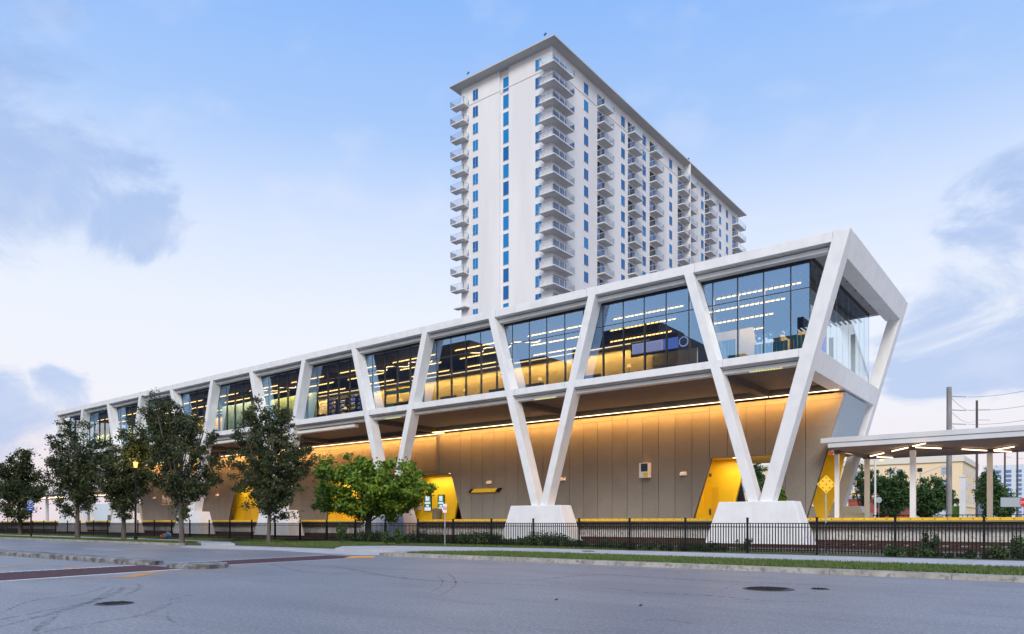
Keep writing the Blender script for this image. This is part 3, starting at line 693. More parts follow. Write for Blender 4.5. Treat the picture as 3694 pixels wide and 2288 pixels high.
# yellow wall seen past the end of the building
def yl(px, py, Y): p = onY(px, py, Y); return (p[0], p[2])
yy = 52.6
B().prismY([yl(2928, 1797, yy), yl(2947, 1868, yy), yl(2984, 1868, yy), yl(3020, 1757, yy), yl(3045, 1640, yy), yl(2988, 1610, yy), yl(2975, 1640, yy)], yy, yy + .3).build('yellow_wall', 'yellow', st)
# opening A: ceiling, yellow back wall with doors, slate wall, lamps
B().box(-22.2, -14.4, 49.3, 56.5, 6.12, 6.4).build('passage_ceiling', 'yellow', st)
B().box(-22.2, -21.9, 50.2, 52, 1.77, 6.11).build('passage_wall', 'yellow', st)
B().prismY([yl(2638, 1868, 51.6), yl(2674, 1722, 51.6), (yl(2700, 1640, 51.6)[0], 6.1), (-23.6, 6.1), (-23.6, 1.77)], 51.6, 51.8).build('yellow_wall', 'yellow', st)
yA = 51.58
for (x0, y0, x1, y1, mt, nm) in ((490, 640, 570, 1085, 'yellow_dark', 'door'), (440, 440, 475, 490, 'shade_vent_dark', 'vent'), (320, 775, 355, 925, 'pink', 'notice'), (440, 960, 470, 1050, 'shade_vent_dark', 'vent')):
    a_ = yl(2450 + x0 / 4.065, 1600 + y1 / 4.065, yA); c_ = yl(2450 + x1 / 4.065, 1600 + y0 / 4.065, yA)
    B().box(a_[0], c_[0], yA - .04, yA, max(a_[1], 1.77), c_[1]).build(nm, mt, st)
B().prismY([yl(2600, 1868, 55.8), yl(2700, 1868, 55.8), yl(2668, 1722, 55.8), yl(2600, 1722, 55.8)], 55.8, 56).build('slate_wall', 'slate', st)
area('passage_lamp_and_fill', st, (-11.2, 50.6, 6.0), 1.6, 1.2, 60, (1, .80, .5))  # added fill with no fixture, brightens the yellow wall past the end
lampA = B().box(-19.0, -18.4, 49.8, 50.0, 6.05, 6.115).build('ceiling_lamp', 'strip', st); area('passage_lamp_and_fill', st, (-19, 50.3, 6.0), 3, .8, 110, (1, .86, .62))
B().box(-17.6, -16.2, 54.3, 54.45, 6.02, 6.115).build('ceiling_lamp', 'strip', st)
# opening B: posters, bin, notice
B().box(-52.5, -44, 49.35, 54, 6.15, 6.4).build('passage_ceiling', 'canopy_soffit', st)
B().prismY([(-53, 1.77), yl(1638, 1872, 51.5), yl(1651, 1809, 51.5), yl(1634, 1735, 51.5), yl(1630, 1700, 51.5), (-53, 6.1)], 51.5, 51.7).build('yellow_wall', 'yellow', st)
B().box(-53.5, -42.5, 55.5, 55.7, 1.77, 6.1).build('passage_wall', 'core_brown', st)
for i, px in enumerate((1568, 1594.5, 1621.5)):
    p = onY(px, 1714, 50.4); B().disc((p[0], 50.4, 6.14), .13, .008, 12).build('ceiling_lamp', 'strip', st)
area('passage_lamp_and_fill', st, (-48.5, 50.5, 6.0), 4, .7, 120, (1, .84, .58))
for j, (x0, x1) in enumerate(((125, 230), (325, 420))):
    a_ = yl(1500 + x0 / 4.065, 1600 + 995 / 4.065, 51.45); c_ = yl(1500 + x1 / 4.065, 1600 + 750 / 4.065, 51.45)
    t = B().box(a_[0], c_[0], 51.42, 51.5, a_[1], c_[1]).build('poster_frame', 'black', st)
    W, H_ = c_[0] - a_[0], c_[1] - a_[1]
    B().box(a_[0] + .06, c_[0] - .06, 51.405, 51.419, a_[1] + .24 * H_, c_[1] - .05).build('poster', 'screen_green', t)
    B().box(a_[0] + .06, c_[0] - .06, 51.405, 51.419, a_[1] + .05, a_[1] + .235 * H_).build('poster_foot', 'screen_white', t)
    b = B()
    b.box(a_[0] + .22 * W, c_[0] - .25 * W, 51.399, 51.404, a_[1] + .62 * H_, a_[1] + .93 * H_)
    b.box(a_[0] + .1 * W, c_[0] - .12 * W, 51.399, 51.404, a_[1] + .44 * H_, a_[1] + .56 * H_)
    b.box(a_[0] + .3 * W, c_[0] - .3 * W, 51.399, 51.404, a_[1] + .27 * H_, a_[1] + .38 * H_)
    b.build('poster_print', 'screen_white', t)
a_ = yl(1505, 1841, 51.45); c_ = yl(1520, 1819, 51.45)
t = B().box(a_[0], c_[0], 51.47, 51.5, a_[1], c_[1]).build('notice', 'sign_white', st); B().box(a_[0] + .12, c_[0] - .12, 51.464, 51.469, c_[1] - .22, c_[1] - .1).build('notice_heading', 'red', t)
# opening D: flush yellow doors; C: yellow wall
B().box(-64.7, -58.6, 50.42, 50.58, 1.77, 6.1).build('yellow_wall', 'yellow', st)
for x0, x1 in ((-63.4, -62.2), (-60.9, -59.6)):
    d = B().box(x0, x1, 50.36, 50.418, 1.77, 3.95).build('door', 'yellow_dark', st); B().box(x0 + .12, x0 + .2, 50.32, 50.358, 2.7, 2.85).build('handle', 'steel', d)
B().box(-85, -76.8, 51.2, 51.4, 1.77, 6.2).build('yellow_wall', 'yellow', st)
d = B().box(-82.2, -80.8, 51.14, 51.198, 1.77, 4.2).build('door', 'yellow_dark', st); B().box(-81.1, -81.0, 51.1, 51.138, 2.7, 2.85).build('handle', 'steel', d)
area('passage_lamp_and_fill', st, (-61.6, 49.6, 6.0), 4, .4, 70, (1, .86, .62)); area('passage_lamp_and_fill', st, (-80.6, 50.6, 6.0), 4, .4, 80, (1, .86, .62))
# wall washer strips on top of the wall + the light they give
segs = [(-46.6, -31.2), (-31.1, -16.2), (-16.1, -11.75)]
for a0, a1 in segs:
    B().box(a0, a1, 48.70, 48.75, 9.875, 9.91).build('light_strip', 'strip', st)
    area('wall_washer', st, ((a0 + a1) / 2, 48.42, 9.84), a1 - a0, .12, 46 * (a1 - a0), (1, .44, .10), (math.radians(12), 0, 0))
for a0, a1 in ((-61.9, -47.2), (-77.2, -62), (-92.6, -77.3), (-106, -92.7)):
    B().box(a0, a1, 49.88, 49.93, 9.875, 9.91).build('light_strip', 'strip', st)
    area('wall_washer', st, ((a0 + a1) / 2, 49.60, 9.84), a1 - a0, .12, 46 * (a1 - a0), (1, .44, .10), (math.radians(12), 0, 0))
B().box(-47.25, -46.7, 48.72, 49.9, 9.87, 9.925).build('light_strip', 'strip_soft', st)
B().box(XLm + .5, -47.0, 49.62, 50.6, 9.93, 10.348).build('long_beam', 'soffit_dark', st)
# wall fixtures (parts)
def wall_light(X, Y, z):
    f = B(); f.add([(X - .24, Y, z - .13), (X + .24, Y, z - .13), (X + .24, Y, z + .13), (X - .24, Y, z + .13), (X - .2, Y - .26, z - .13), (X + .2, Y - .26, z - .13), (X + .17, Y - .2, z + .08), (X - .17, Y - .2, z + .08)],
                   [(0, 1, 2, 3), (4, 7, 6, 5), (0, 4, 5, 1), (3, 2, 6, 7), (0, 3, 7, 4), (1, 5, 6, 2)])
    f.build('wall_light', 'sign_white', st)
for X in (-40.56, -32.8, -22.35): wall_light(X, 49.0, 5.05)
for px, py in ((559.5, 1792.6), (786, 1782.6)): p = onY(px, py, 50.2); wall_light(p[0], 50.2, 5.05)
# yellow lit sign bar, slanted ends
f = B().prismY([(-42.5, 4.18), (-39.75, 4.18), (-39.45, 4.5), (-42.15, 4.5)], 48.75, 48.95).build('sign_bar', 'sign_yellow', st)
B().prismY([(-42.86, 4.18), (-42.52, 4.18), (-42.17, 4.5), (-42.5, 4.5)], 48.74, 48.95).build('sign_cap', 'black', f)
B().prismY([(-39.73, 4.18), (-39.38, 4.18), (-39.05, 4.5), (-39.43, 4.5)], 48.74, 48.95).build('sign_cap', 'black', f)
def hang_screen(X, Y, z):
    s = B().box(X - .05, X + .72, Y - .55, Y - .05, z - .55, z + .55).build('display_case', 'sign_white', st, bevel=.02)
    B().box(X + .12, X + .66, Y - .562, Y - .552, z - .1, z + .48).build('display', 'screen_dark', s)
    B().box(X + .30, X + .70, Y - .562, Y - .552, z - .5, z - .2).build('display_strip', 'sign_yellow', s)
M['screen_dark'] = pbsdf('screen_dark', (.05, .06, .08, 1), .2)
hang_screen(-25.6, 49.0, 5.4); p = onY(738, 1775, 50.2); hang_screen(p[0] - .4, 50.2, 5.3)
# raised letters
def text(body, loc, size, mat, parent, rot=(math.radians(90), 0, 0), ext=.03, name='lettering', align='LEFT'):
    cu = bpy.data.curves.new(name, 'FONT'); cu.body = body; cu.size = size; cu.extrude = ext; cu.align_x = align; cu.materials.append(M[mat])
    tmp = bpy.data.objects.new(name, cu); COL.objects.link(tmp); bpy.context.view_layer.update(); me = bpy.data.meshes.new_from_object(tmp); bpy.data.objects.remove(tmp)
    if not me.materials: me.materials.append(M[mat])
    o = bpy.data.objects.new(name, me); COL.objects.link(o); o.parent = parent; o.location = Vector(loc) - wloc(parent); o.rotation_euler = rot; return o
text('brightline', (-100.85, 50.1, 4.29), 1.5, 'sign_white', st, ext=.06)
B().box(-101.1, -94.6, 50.05, 50.18, 4.02, 4.14).build('sign_underline', 'sign_yellow', st)

# ---- glass front
GX0, GX1 = -110.6, -11.65
ZG0, ZG1, ZTR = 11.05, 16.15, 14.6
mx = [GX1] + [-12.67 - 1.53 * i for i in range(0, 64)] + [GX0]
mx = [x for x in mx if x >= GX0 - .01]
gm_cache = {}
def pane_at(x0, x1, z0, z1, y):
    key = (round(x1 - x0, 3), round(z1 - z0, 3))
    if key not in gm_cache:
        gm_cache[key] = unit_mesh('pane', lambda b: b.add([(0, 0, 0), (x1 - x0, 0, 0), (x1 - x0, 0, z1 - z0), (0, 0, z1 - z0)], [(0, 1, 2, 3)]), 'glass')
    piece('pane', gm_cache[key], st, (x0, y, z0))
for i in range(len(mx) - 1):
    x1, x0 = mx[i], mx[i + 1]
    pane_at(x0 + .01, x1 - .01, ZG0, ZTR, 41.99 + random.uniform(-.001, .001)); pane_at(x0 + .01, x1 - .01, ZTR, ZG1 - .02, 41.99)
mul = unit_mesh('mullion', lambda b: b.box(-.035, .035, -.02, .16, 0, ZG1 - ZG0), 'mullion')
for x in mx[1:]: piece('mullion', mul, st, (x, 42.0, ZG0))
piece('mullion', unit_mesh('mullion', lambda b: b.box(-.03, .03, 0, .06, 0, ZG1 - ZG0), 'mullion'), st, (GX1, 42.0, ZG0))
B().box(GX0, GX1, 41.985, 42.10, ZTR - .025, ZTR + .025).build('transom', 'mullion', st)
B().box(GX0, GX1, 41.975, 42.20, 15.98, 16.30).build('window_head', 'mullion', st)
# end glass
ys = [41.99 + 1.48 * i for i in range(11)]
pe = unit_mesh('pane', lambda b: b.add([(0, 0, 0), (0, 1.47, 0), (0, 1.47, 5.15), (0, 0, 5.15)], [(0, 1, 2, 3)]), 'glass_clear')
for i in range(10): piece('pane', pe, st, (GX1, ys[i] + .005, ZG0))
me_ = unit_mesh('mullion', lambda b: b.box(-.03, -.01, -.008, .008, 0, 5.15), 'steel')
for yv in ys[1:]: piece('mullion', me_, st, (GX1, yv, ZG0))
B().box(GX1 - .06, GX1 - .005, 42.1, 56.79, 16.2, 16.449).build('window_head', 'mullion', st)
# rear glazed wall with white fins, seen through the end glass
b = B()
for i in range(8): b.box(-12.6 - i * 1.5 - .3, -12.6 - i * 1.5, 56.86, 56.95, 11.05, 15.2)
b.build('rear_fins', 'far_white', st)

# interior
lounge = st
B().box(GX0, -26.8, 56.6, 56.7, 11.05, 16.3).build('rear_wall', 'dark_int', st)
B().box(GX0, GX1 - .12, 42.2, 56.6, 11.042, 11.06).build('lounge_floor', 'carpet', st)
b = B(); x = GX0 + .2
while x < GX1 - .2: b.box(x, x + .06, 42.3, 56.5, 15.86, 15.98); x += .34
b.build('ceiling_slats', 'slat', st, kind='stuff')
B().box(GX0, GX1 - .2, 42.25, 56.6, 16.20, 16.26).build('ceiling_board', 'dark_int', st)
rowsY = (44.6, 47.1, 50.0, 53.2)
for r_, Yr in enumerate(rowsY):
    x = GX1 - 1.2 - 1.7 * r_
    while x > GX0 + 6:
        ln = 5.2
        if not (r_ >= 2 and False):
            tb_ = B(); q_ = x - ln
            while q_ < x - .1: tb_.add([(q_, Yr - .13, 15.70), (q_ + .24, Yr - .09, 15.70), (q_ + .24, Yr + .05, 15.84), (q_, Yr + .01, 15.84)], [(0, 1, 2, 3), (3, 2, 1, 0)]); q_ += .33
            tb_.build('ceiling_light_row', 'strip_soft', st, kind='stuff')
        x -= ln + 2.3
# core walls
def core(x0, x1, mat, y=47.9, z1=14.55, zb=11.06):
    B().box(x0, x1, y, y + .25, zb, z1).build('core_wall', mat, st)
core(-20.9, -17.2, 'dark_int', 48.2, 14.55)
segs_c = [(-24.2, -20.95, 'core_brown'), (-31.5, -24.25, 'core'), (-47.5, -31.55, 'core'), (-54, -47.55, 'core'), (-63.5, -54.05, 'core_beige'), (-70.5, -63.55, 'core_pale'), (-80.0, -70.55, 'core_pale'), (-95, -80.05, 'core'), (-107.5, -95.05, 'core_pale')]
for x0, x1, m_ in segs_c: core(x0, x1, m_)
B().box(-107.5, -20.9, 47.3, 47.9, 14.56, 14.9).build('cove', 'dark_int', st)
B().box(-107.5, -24.2, 47.24, 47.29, 14.60, 14.66).build('cove_strip', 'cove_strip', st)
for i in range(7):
    x1 = -24.2 - i * 11.9; x0 = x1 - 11.8
    area('cove_light', st, ((x0 + x1) / 2, 47.45, 14.5), 11.8, .12, 430, (1, .72, .34), (math.radians(-10), 0, 0))
area('lounge_light', st, (-14.5, 44.6, 15.6), 4.5, 1.5, 330, (1, .74, .42), (math.radians(10), 0, 0))
for i in range(8):
    area('lounge_light', st, (-18 - i * 11.9, 44.8, 15.7), 9, 1.2, 110, (1, .72, .42))
# bay 1: teal play screens with flower cut-outs, screen, beige slanted wall
def tealfence(x0, x1, y, z1, step=.22):
    b = B(); x = x0
    while x < x1: b.box(x, x + step - .03, y, y + .05, 11.06, z1); x += step
    return b.build('play_screen', 'teal', st)
tealfence(-17.4, -16.4, 43.2, 12.7); tealfence(-15.3, -13.4, 43.6, 12.25)
tealfence(-13.3, -12.1, 43.9, 12.5)
for cx_, cz_ in ((-15.0, 12.6), (-14.35, 12.7)):
    b = B()
    for k in range(6):
        t_ = k * math.pi / 3; b.tube((cx_ + .17 * math.cos(t_), 43.58, cz_ + .17 * math.sin(t_)), (cx_ + .17 * math.cos(t_), 43.64, cz_ + .17 * math.sin(t_)), .10, .10, 10)
    b.build('flower', 'teal', st)
f = B().tube((-13.2, 43.85, 12.7), (-13.2, 43.92, 12.7), .38, .38, 18).build('round_window', 'teal', st); B().tube((-13.2, 43.8, 12.7), (-13.2, 43.845, 12.7), .15, .15, 14).build('hole', 'black', f)
B().box(-13.3, -11.95, 46.2, 46.3, 11.3, 12.9).build('screen', 'screen_blue', st)
B().box(-14.6, -11.9, 46.35, 46.5, 11.06, 13.3).build('core_wall', 'core_beige', st)
B().box(-12.3, -11.95, 44.0, 44.3, 13.25, 13.5).build('toy', 'red', st)
# bay 2: departure screens
def xr(px, Y): return onY(px, 1240, Y)[0]
f = B().box(xr(2275, 44.9), xr(2560, 44.9), 44.9, 45.0, 13.0, 14.0).build('screen_board', 'dark_int', st)
for p0_, p1_, m_ in ((2280, 2323, 'screen_light'), (2328, 2392, 'screen_light'), (2394, 2402, 'screen_mid'), (2406, 2446, 'screen_mid')):
    x0, x1 = xr(p0_, 44.86), xr(p1_, 44.86)
    sc_ = B().box(x0, x1, 44.86, 44.895, 13.15, 13.88).build('screen', m_, st)
    if m_ == 'screen_light':
        b = B()
        for k in range(6): b.box(x0 + .12, x1 - .15, 44.853, 44.858, 13.25 + k * .09, 13.27 + k * .09)
        b.build('screen_text', 'screen_mid', sc_)
        B().box(x0, x1, 44.85, 44.858, 13.15, 13.19).build('screen_border', 'sign_yellow', sc_)
xq = xr(2466, 44.86)
o = B().tube((xq, 44.86, 13.5), (xq, 44.89, 13.5), .34, .34, 20).build('ring', 'screen_light', st)
B().tube((xq, 44.84, 13.5), (xq, 44.858, 13.5), .27, .27, 20).build('ring_centre', 'sign_blue', o)
core(xr(2570, 46), xr(2660, 46), 'core_beige', 46.0, 14.0)
B().prismY([(xr(2662, 46), 11.06), (xr(2738, 46), 11.06), (xr(2716, 46), 14.0), (xr(2662, 46), 14.0)], 46.02, 46.2).build('core_wall', 'core_beige', st)
M['core_olive'] = tex('olive_blind', (.45, .47, .16, 1), (.40, .42, .15, 1), scale=.9, rough=.7)
for x0, x1, m_, z1 in ((-64.4, -57.2, 'core_olive', 13.9), (-73.2, -66.0, 'core_pale', 14.1), (-90, -84.0, 'core_pale', 13.6), (-106, -93, 'core_pale', 13.2)):
    x = x0
    while x < x1 - .1:
        B().box(x, x + 1.42, 42.9, 42.95, 11.06, z1).build('blind', m_, st); x += 1.53
    area('blind_fill', st, ((x0 + x1) / 2, 42.45, z1 + .35), x1 - x0, .2, 26 * (x1 - x0), (1, .82, .5), (math.radians(12), 0, 0))  # fill lamp added between glass and blinds to light their fronts
# sofas, lamps, counters, shelves by the glass
for i in range(16):
    x = -22 - i * 5.1 + random.uniform(-1, 1)
    s_ = B(); s_.box(x, x + 1.7, 43.2, 44.0, 11.06, 11.5); s_.box(x, x + 1.7, 43.9, 44.1, 11.06, 11.95); s_.build('sofa', random.choice(['slate', 'dark_int', 'core_brown']), st, bevel=.04)
for i in range(9):
    x = -23.5 - i * 7.3
    l_ = B().tube((x, 43.0, 11.5), (x, 43.0, 11.9), .015, .015, 6).build('table_lamp', 'black', st)
    B().tube((x, 43.0, 11.9), (x, 43.0, 12.08), .16, .10, 12).build('lamp_shade', 'lamp_warm', l_)
cnt = B().box(-48.9, -44.6, 44.3, 44.9, 11.06, 12.1).build('counter', 'teal2', st)
B().box(-48.9, -44.6, 44.3, 44.35, 12.9, 13.25).build('counter_header', 'teal2', st)
shelf_cols = ['teal2', 'red', 'sign_white', 'sign_yellow', 'screen_mid', 'slate']
for sx in (-56.0, -54.6, -53.2, -51.8):
    s_ = B(); s_.box(sx, sx + .05, 43.6, 44.0, 11.06, 13.1); s_.box(sx + 1.15, sx + 1.2, 43.6, 44.0, 11.06, 13.1)
    for k in range(6): s_.box(sx, sx + 1.2, 43.6, 44.0, 11.1 + k * .38, 11.13 + k * .38)
    sh = s_.build('shelf', 'dark_int', st); b = B()
    for k in range(6):
        for q in range(5): b.box(sx + .08 + q * .22, sx + .24 + q * .22, 43.62, 43.9, 11.13 + k * .38, 11.3 + k * .38 + random.uniform(0, .08), random.randrange(5))
    b.build('goods', shelf_cols[:5], sh)
b = B(); pts = []
for cx0 in (-36, -67, -47.5):
    for k in range(28):
        a0 = k / 28 * 7.0; a1 = (k + 1) / 28 * 7.0
        b.bar((cx0 + a0 - 3.5, 45.2 + .5 * math.sin(a0 * 2.2), 15.55), (cx0 + a1 - 3.5, 45.2 + .5 * math.sin(a1 * 2.2), 15.55), .05, .05)
b.build('wavy_light', 'strip', st)

# ================================================================== CANOPY (right)
cn = thing('platform_canopy', 'long white flat canopy on slim columns over the open platform at the right', 'canopy', (-5, 52, 1.76))
cx0 = onY(2960, 1583, 47.2)[0]; cx1 = onY(2985, 1600, 47.2)[0]
B().box(cx0, 22, 47.2, 57.6, 6.42, 6.72).build('roof_edge', 'canopy_white', cn, bevel=.01)
B().box(cx1, 22, 47.26, 57.5, 6.12, 6.417).build('roof_lower', 'canopy_white', cn, bevel=.01)
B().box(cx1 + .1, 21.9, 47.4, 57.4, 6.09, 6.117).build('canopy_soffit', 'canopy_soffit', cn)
cols = [(-11.95, 49.1), (-11.25, 54.2), (-7.7, 49.3), (-4.2, 54.2), (-.6, 49.3), (2.9, 54.2)]
for i, (x, y) in enumerate(cols):
    w = .15 if i else .12
    B().box(x - w, x + w, y - w, y + w, 1.77, 6.0).build('column', 'white_band', cn, bevel=.01)
    B().box(x - .22, x + .22, y - .22, y + .22, 5.86, 6.088).build('column_head', 'soffit', cn)
for i in range(1, len(cols) - 1):
    (xa, ya), (xb, yb) = cols[i], cols[i + 1]
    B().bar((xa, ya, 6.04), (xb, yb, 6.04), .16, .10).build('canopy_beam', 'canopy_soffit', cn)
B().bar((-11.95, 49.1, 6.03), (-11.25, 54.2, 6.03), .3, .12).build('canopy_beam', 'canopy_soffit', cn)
for a_, c_ in (((3140, 1646), (3188, 1635)), ((3218, 1628), (3275, 1615)), ((3293, 1610), (3338, 1600)), ((3164, 1649), (3220, 1651)), ((3304, 1614), (3395, 1618)), ((3471, 1621), (3559, 1626)), ((3586, 1624), (3658, 1612)), ((3588, 1627), (3648, 1630))):
    p, q = Vector(onZ(*a_, 5.96)), Vector(onZ(*c_, 5.96))
    B().bar(p, q, .06, .05).build('tube_light', 'strip_canopy', cn)
area('canopy_light', cn, (-7.5, 51.5, 5.9), 6, 3, 70, (1, .68, .4)); area('canopy_light', cn, (-.5, 51.5, 5.9), 6, 3, 70, (1, .68, .4))
al = thing('fire_strobe', 'small red and white alarm strobe under the left end of the platform canopy', 'alarm', onY(3003, 1650, 47.6))
p = onY(3003, 1634, 47.6); B().box(p[0] - .07, p[0] + .07, 47.5, 47.7, p[2] - .12, p[2] + .14).build('housing', 'sign_white', al); B().tube((p[0] + .02, 47.42, p[2]), (p[0] + .02, 47.499, p[2]), .10, .07, 12).build('strobe_lens', 'red', al)
# left canopy beyond the station
cl = thing('platform_canopy', 'low platform canopy with lit tubes beyond the left end of the station', 'canopy', (-125, 52, 1.76))
B().box(-162, -115, 47.2, 57.6, 6.12, 6.7).build('roof_edge', 'canopy_white', cl); B().box(-161.9, -115.1, 47.4, 57.4, 6.09, 6.117).build('canopy_soffit', 'canopy_soffit', cl)
for i in range(10):
    x = -117 - i * 4.5; y = 49.3 if i % 2 else 54.2
    B().box(x - .15, x + .15, y - .15, y + .15, 1.77, 6.088).build('column', 'white_band', cl)
    B().bar((x - 3, 50, 5.95), (x, 53, 5.95), .09, .06).build('tube_light', 'strip_canopy', cl)
area('canopy_light', cl, (-122, 52, 5.9), 14, 3, 300, (1, .68, .4))
B().box(-123, -113, 56.5, 56.7, 1.8, 4.6).build('wall_panel', 'far_white', cl)
B().box(-118.5, -116.5, 56.4, 56.49, 3.6, 4.0).build('sign', 'sign_yellow', cl)

# ================================================================== FENCE
fen = thing('metal_fence', 'black metal picket fence running the whole width between pavement and track', 'fence', (-30, 32, .15))
FY = 32.0
post_me = unit_mesh('fence_post', lambda b: (b.box(-.04, .04, -.04, .04, 0, 1.56), b.box(-.052, .052, -.052, .052, 1.56, 1.60)), 'black')
def fy(x): return FY - max(0, -38 - x) * .02
for i in range(44):
    x = .3 - 2.96 * i
    piece('fence_post', post_me, fen, (x, fy(x), .13))
for z in (.32, 1.31, 1.47):
    for i in range(43):
        xa, xb = .3 - 2.96 * i, .3 - 2.96 * (i + 1)
        B().bar((xb + .04, fy(xb), z), (xa - .04, fy(xa), z), .03, .035).build('fence_rail', 'black', fen)
pk = unit_mesh('picket', lambda b: b.box(-.021, .021, -.0125, .0125, 0, 1.26), 'black')
k = 0; rest = B()
for i in range(43):
    xa = .3 - 2.96 * i
    for j in range(1, 24):
        x = xa - j * 2.96 / 24
        if k < 300: piece('picket', pk, fen, (x, fy(x), .22)); k += 1
        else: rest.box(x - .021, x + .021, fy(x) - .0125, fy(x) + .0125, .22, 1.48)
rest.build('pickets', 'black', fen, kind='stuff')

# ================================================================== PLANTS
def leafball(c, r, n): 
    d = RNG.normal(size=(n, 3)); d /= np.linalg.norm(d, axis=1)[:, None]; return np.array(c) + d * (r * RNG.random(n) ** .45)[:, None]
def shrub_strip(x0, x1, y0, y1, hmax, n, fn=None):
    cs = []
    for _ in range(n):
        x = random.uniform(x0, x1); h = hmax * (0.35 + .65 * random.random()) * (fn(x) if fn else 1); y = random.uniform(y0, y1)
        cs.append(leafball((x, y, .15 + h * .5), h * .55, int(60 + 160 * h)))
    return np.concatenate(cs)
P1 = np.concatenate([shrub_strip(-39, -21.0, 32.1, 33.3, .95, 330, lambda x: .75 + .25 * math.sin(x * 1.3)), shrub_strip(-21, -12.5, 32.2, 33.3, .5, 60)])
quads_np('low_shrubs', P1, .055, 'shrub', label='low leafy shrubs tangled along the fence foot in front of the white pedestals', cat='shrubs', kind='stuff')
P2 = shrub_strip(-6.3, 1.5, 31.8, 33.2, .55, 90, lambda x: .8 + .4 * math.sin(x * 2.1))
quads_np('low_shrubs', P2, .05, 'shrub', label='low weeds tangled through the fence at the right edge', cat='shrubs', kind='stuff')
def sapling(px, base_d, h, lab, n=500, lean=.1):
    p = onD(px, 1886, base_d); t = thing('young_plant', lab, 'plant', (p[0], p[1], .15))
    b = B(); pts = []
    for k in range(5):
        q = (p[0] + random.uniform(-.35, .35), p[1] + random.uniform(-.2, .2), .15 + h * random.uniform(.6, 1)); b.tube((p[0], p[1], .13), q, .012, .004, 5)
        for s in range(6):
            f_ = .35 + .65 * s / 5; pts.append(leafball([p[0] + (q[0] - p[0]) * f_, p[1] + (q[1] - p[1]) * f_, .15 + (q[2] - .15) * f_], .13, n // 30))
    b.build('stem', 'bark', t); quads_np('foliage', np.concatenate(pts), .07, 'shrub', t)
sapling(3355, 29.0, .95, 'leggy weed with pale stalks behind the fence left of the right-hand post', 700)
sapling(3650, 27.5, .85, 'tall weed behind the fence at the right edge of the view', 700)
sapling(2683, 34.5, .62, 'small bright plant growing before the largest white pedestal', 300)
sapling(1230, 44.5, 1.3, 'dark upright shrub behind the fence left of the bright green tree', 900)
sapling(1440, 42.5, .95, 'spreading shrub behind the fence right of the bright green tree trunk', 1100)
sapling(1395, 43.0, .8, 'smaller shrub close to the bright green tree trunk', 700)

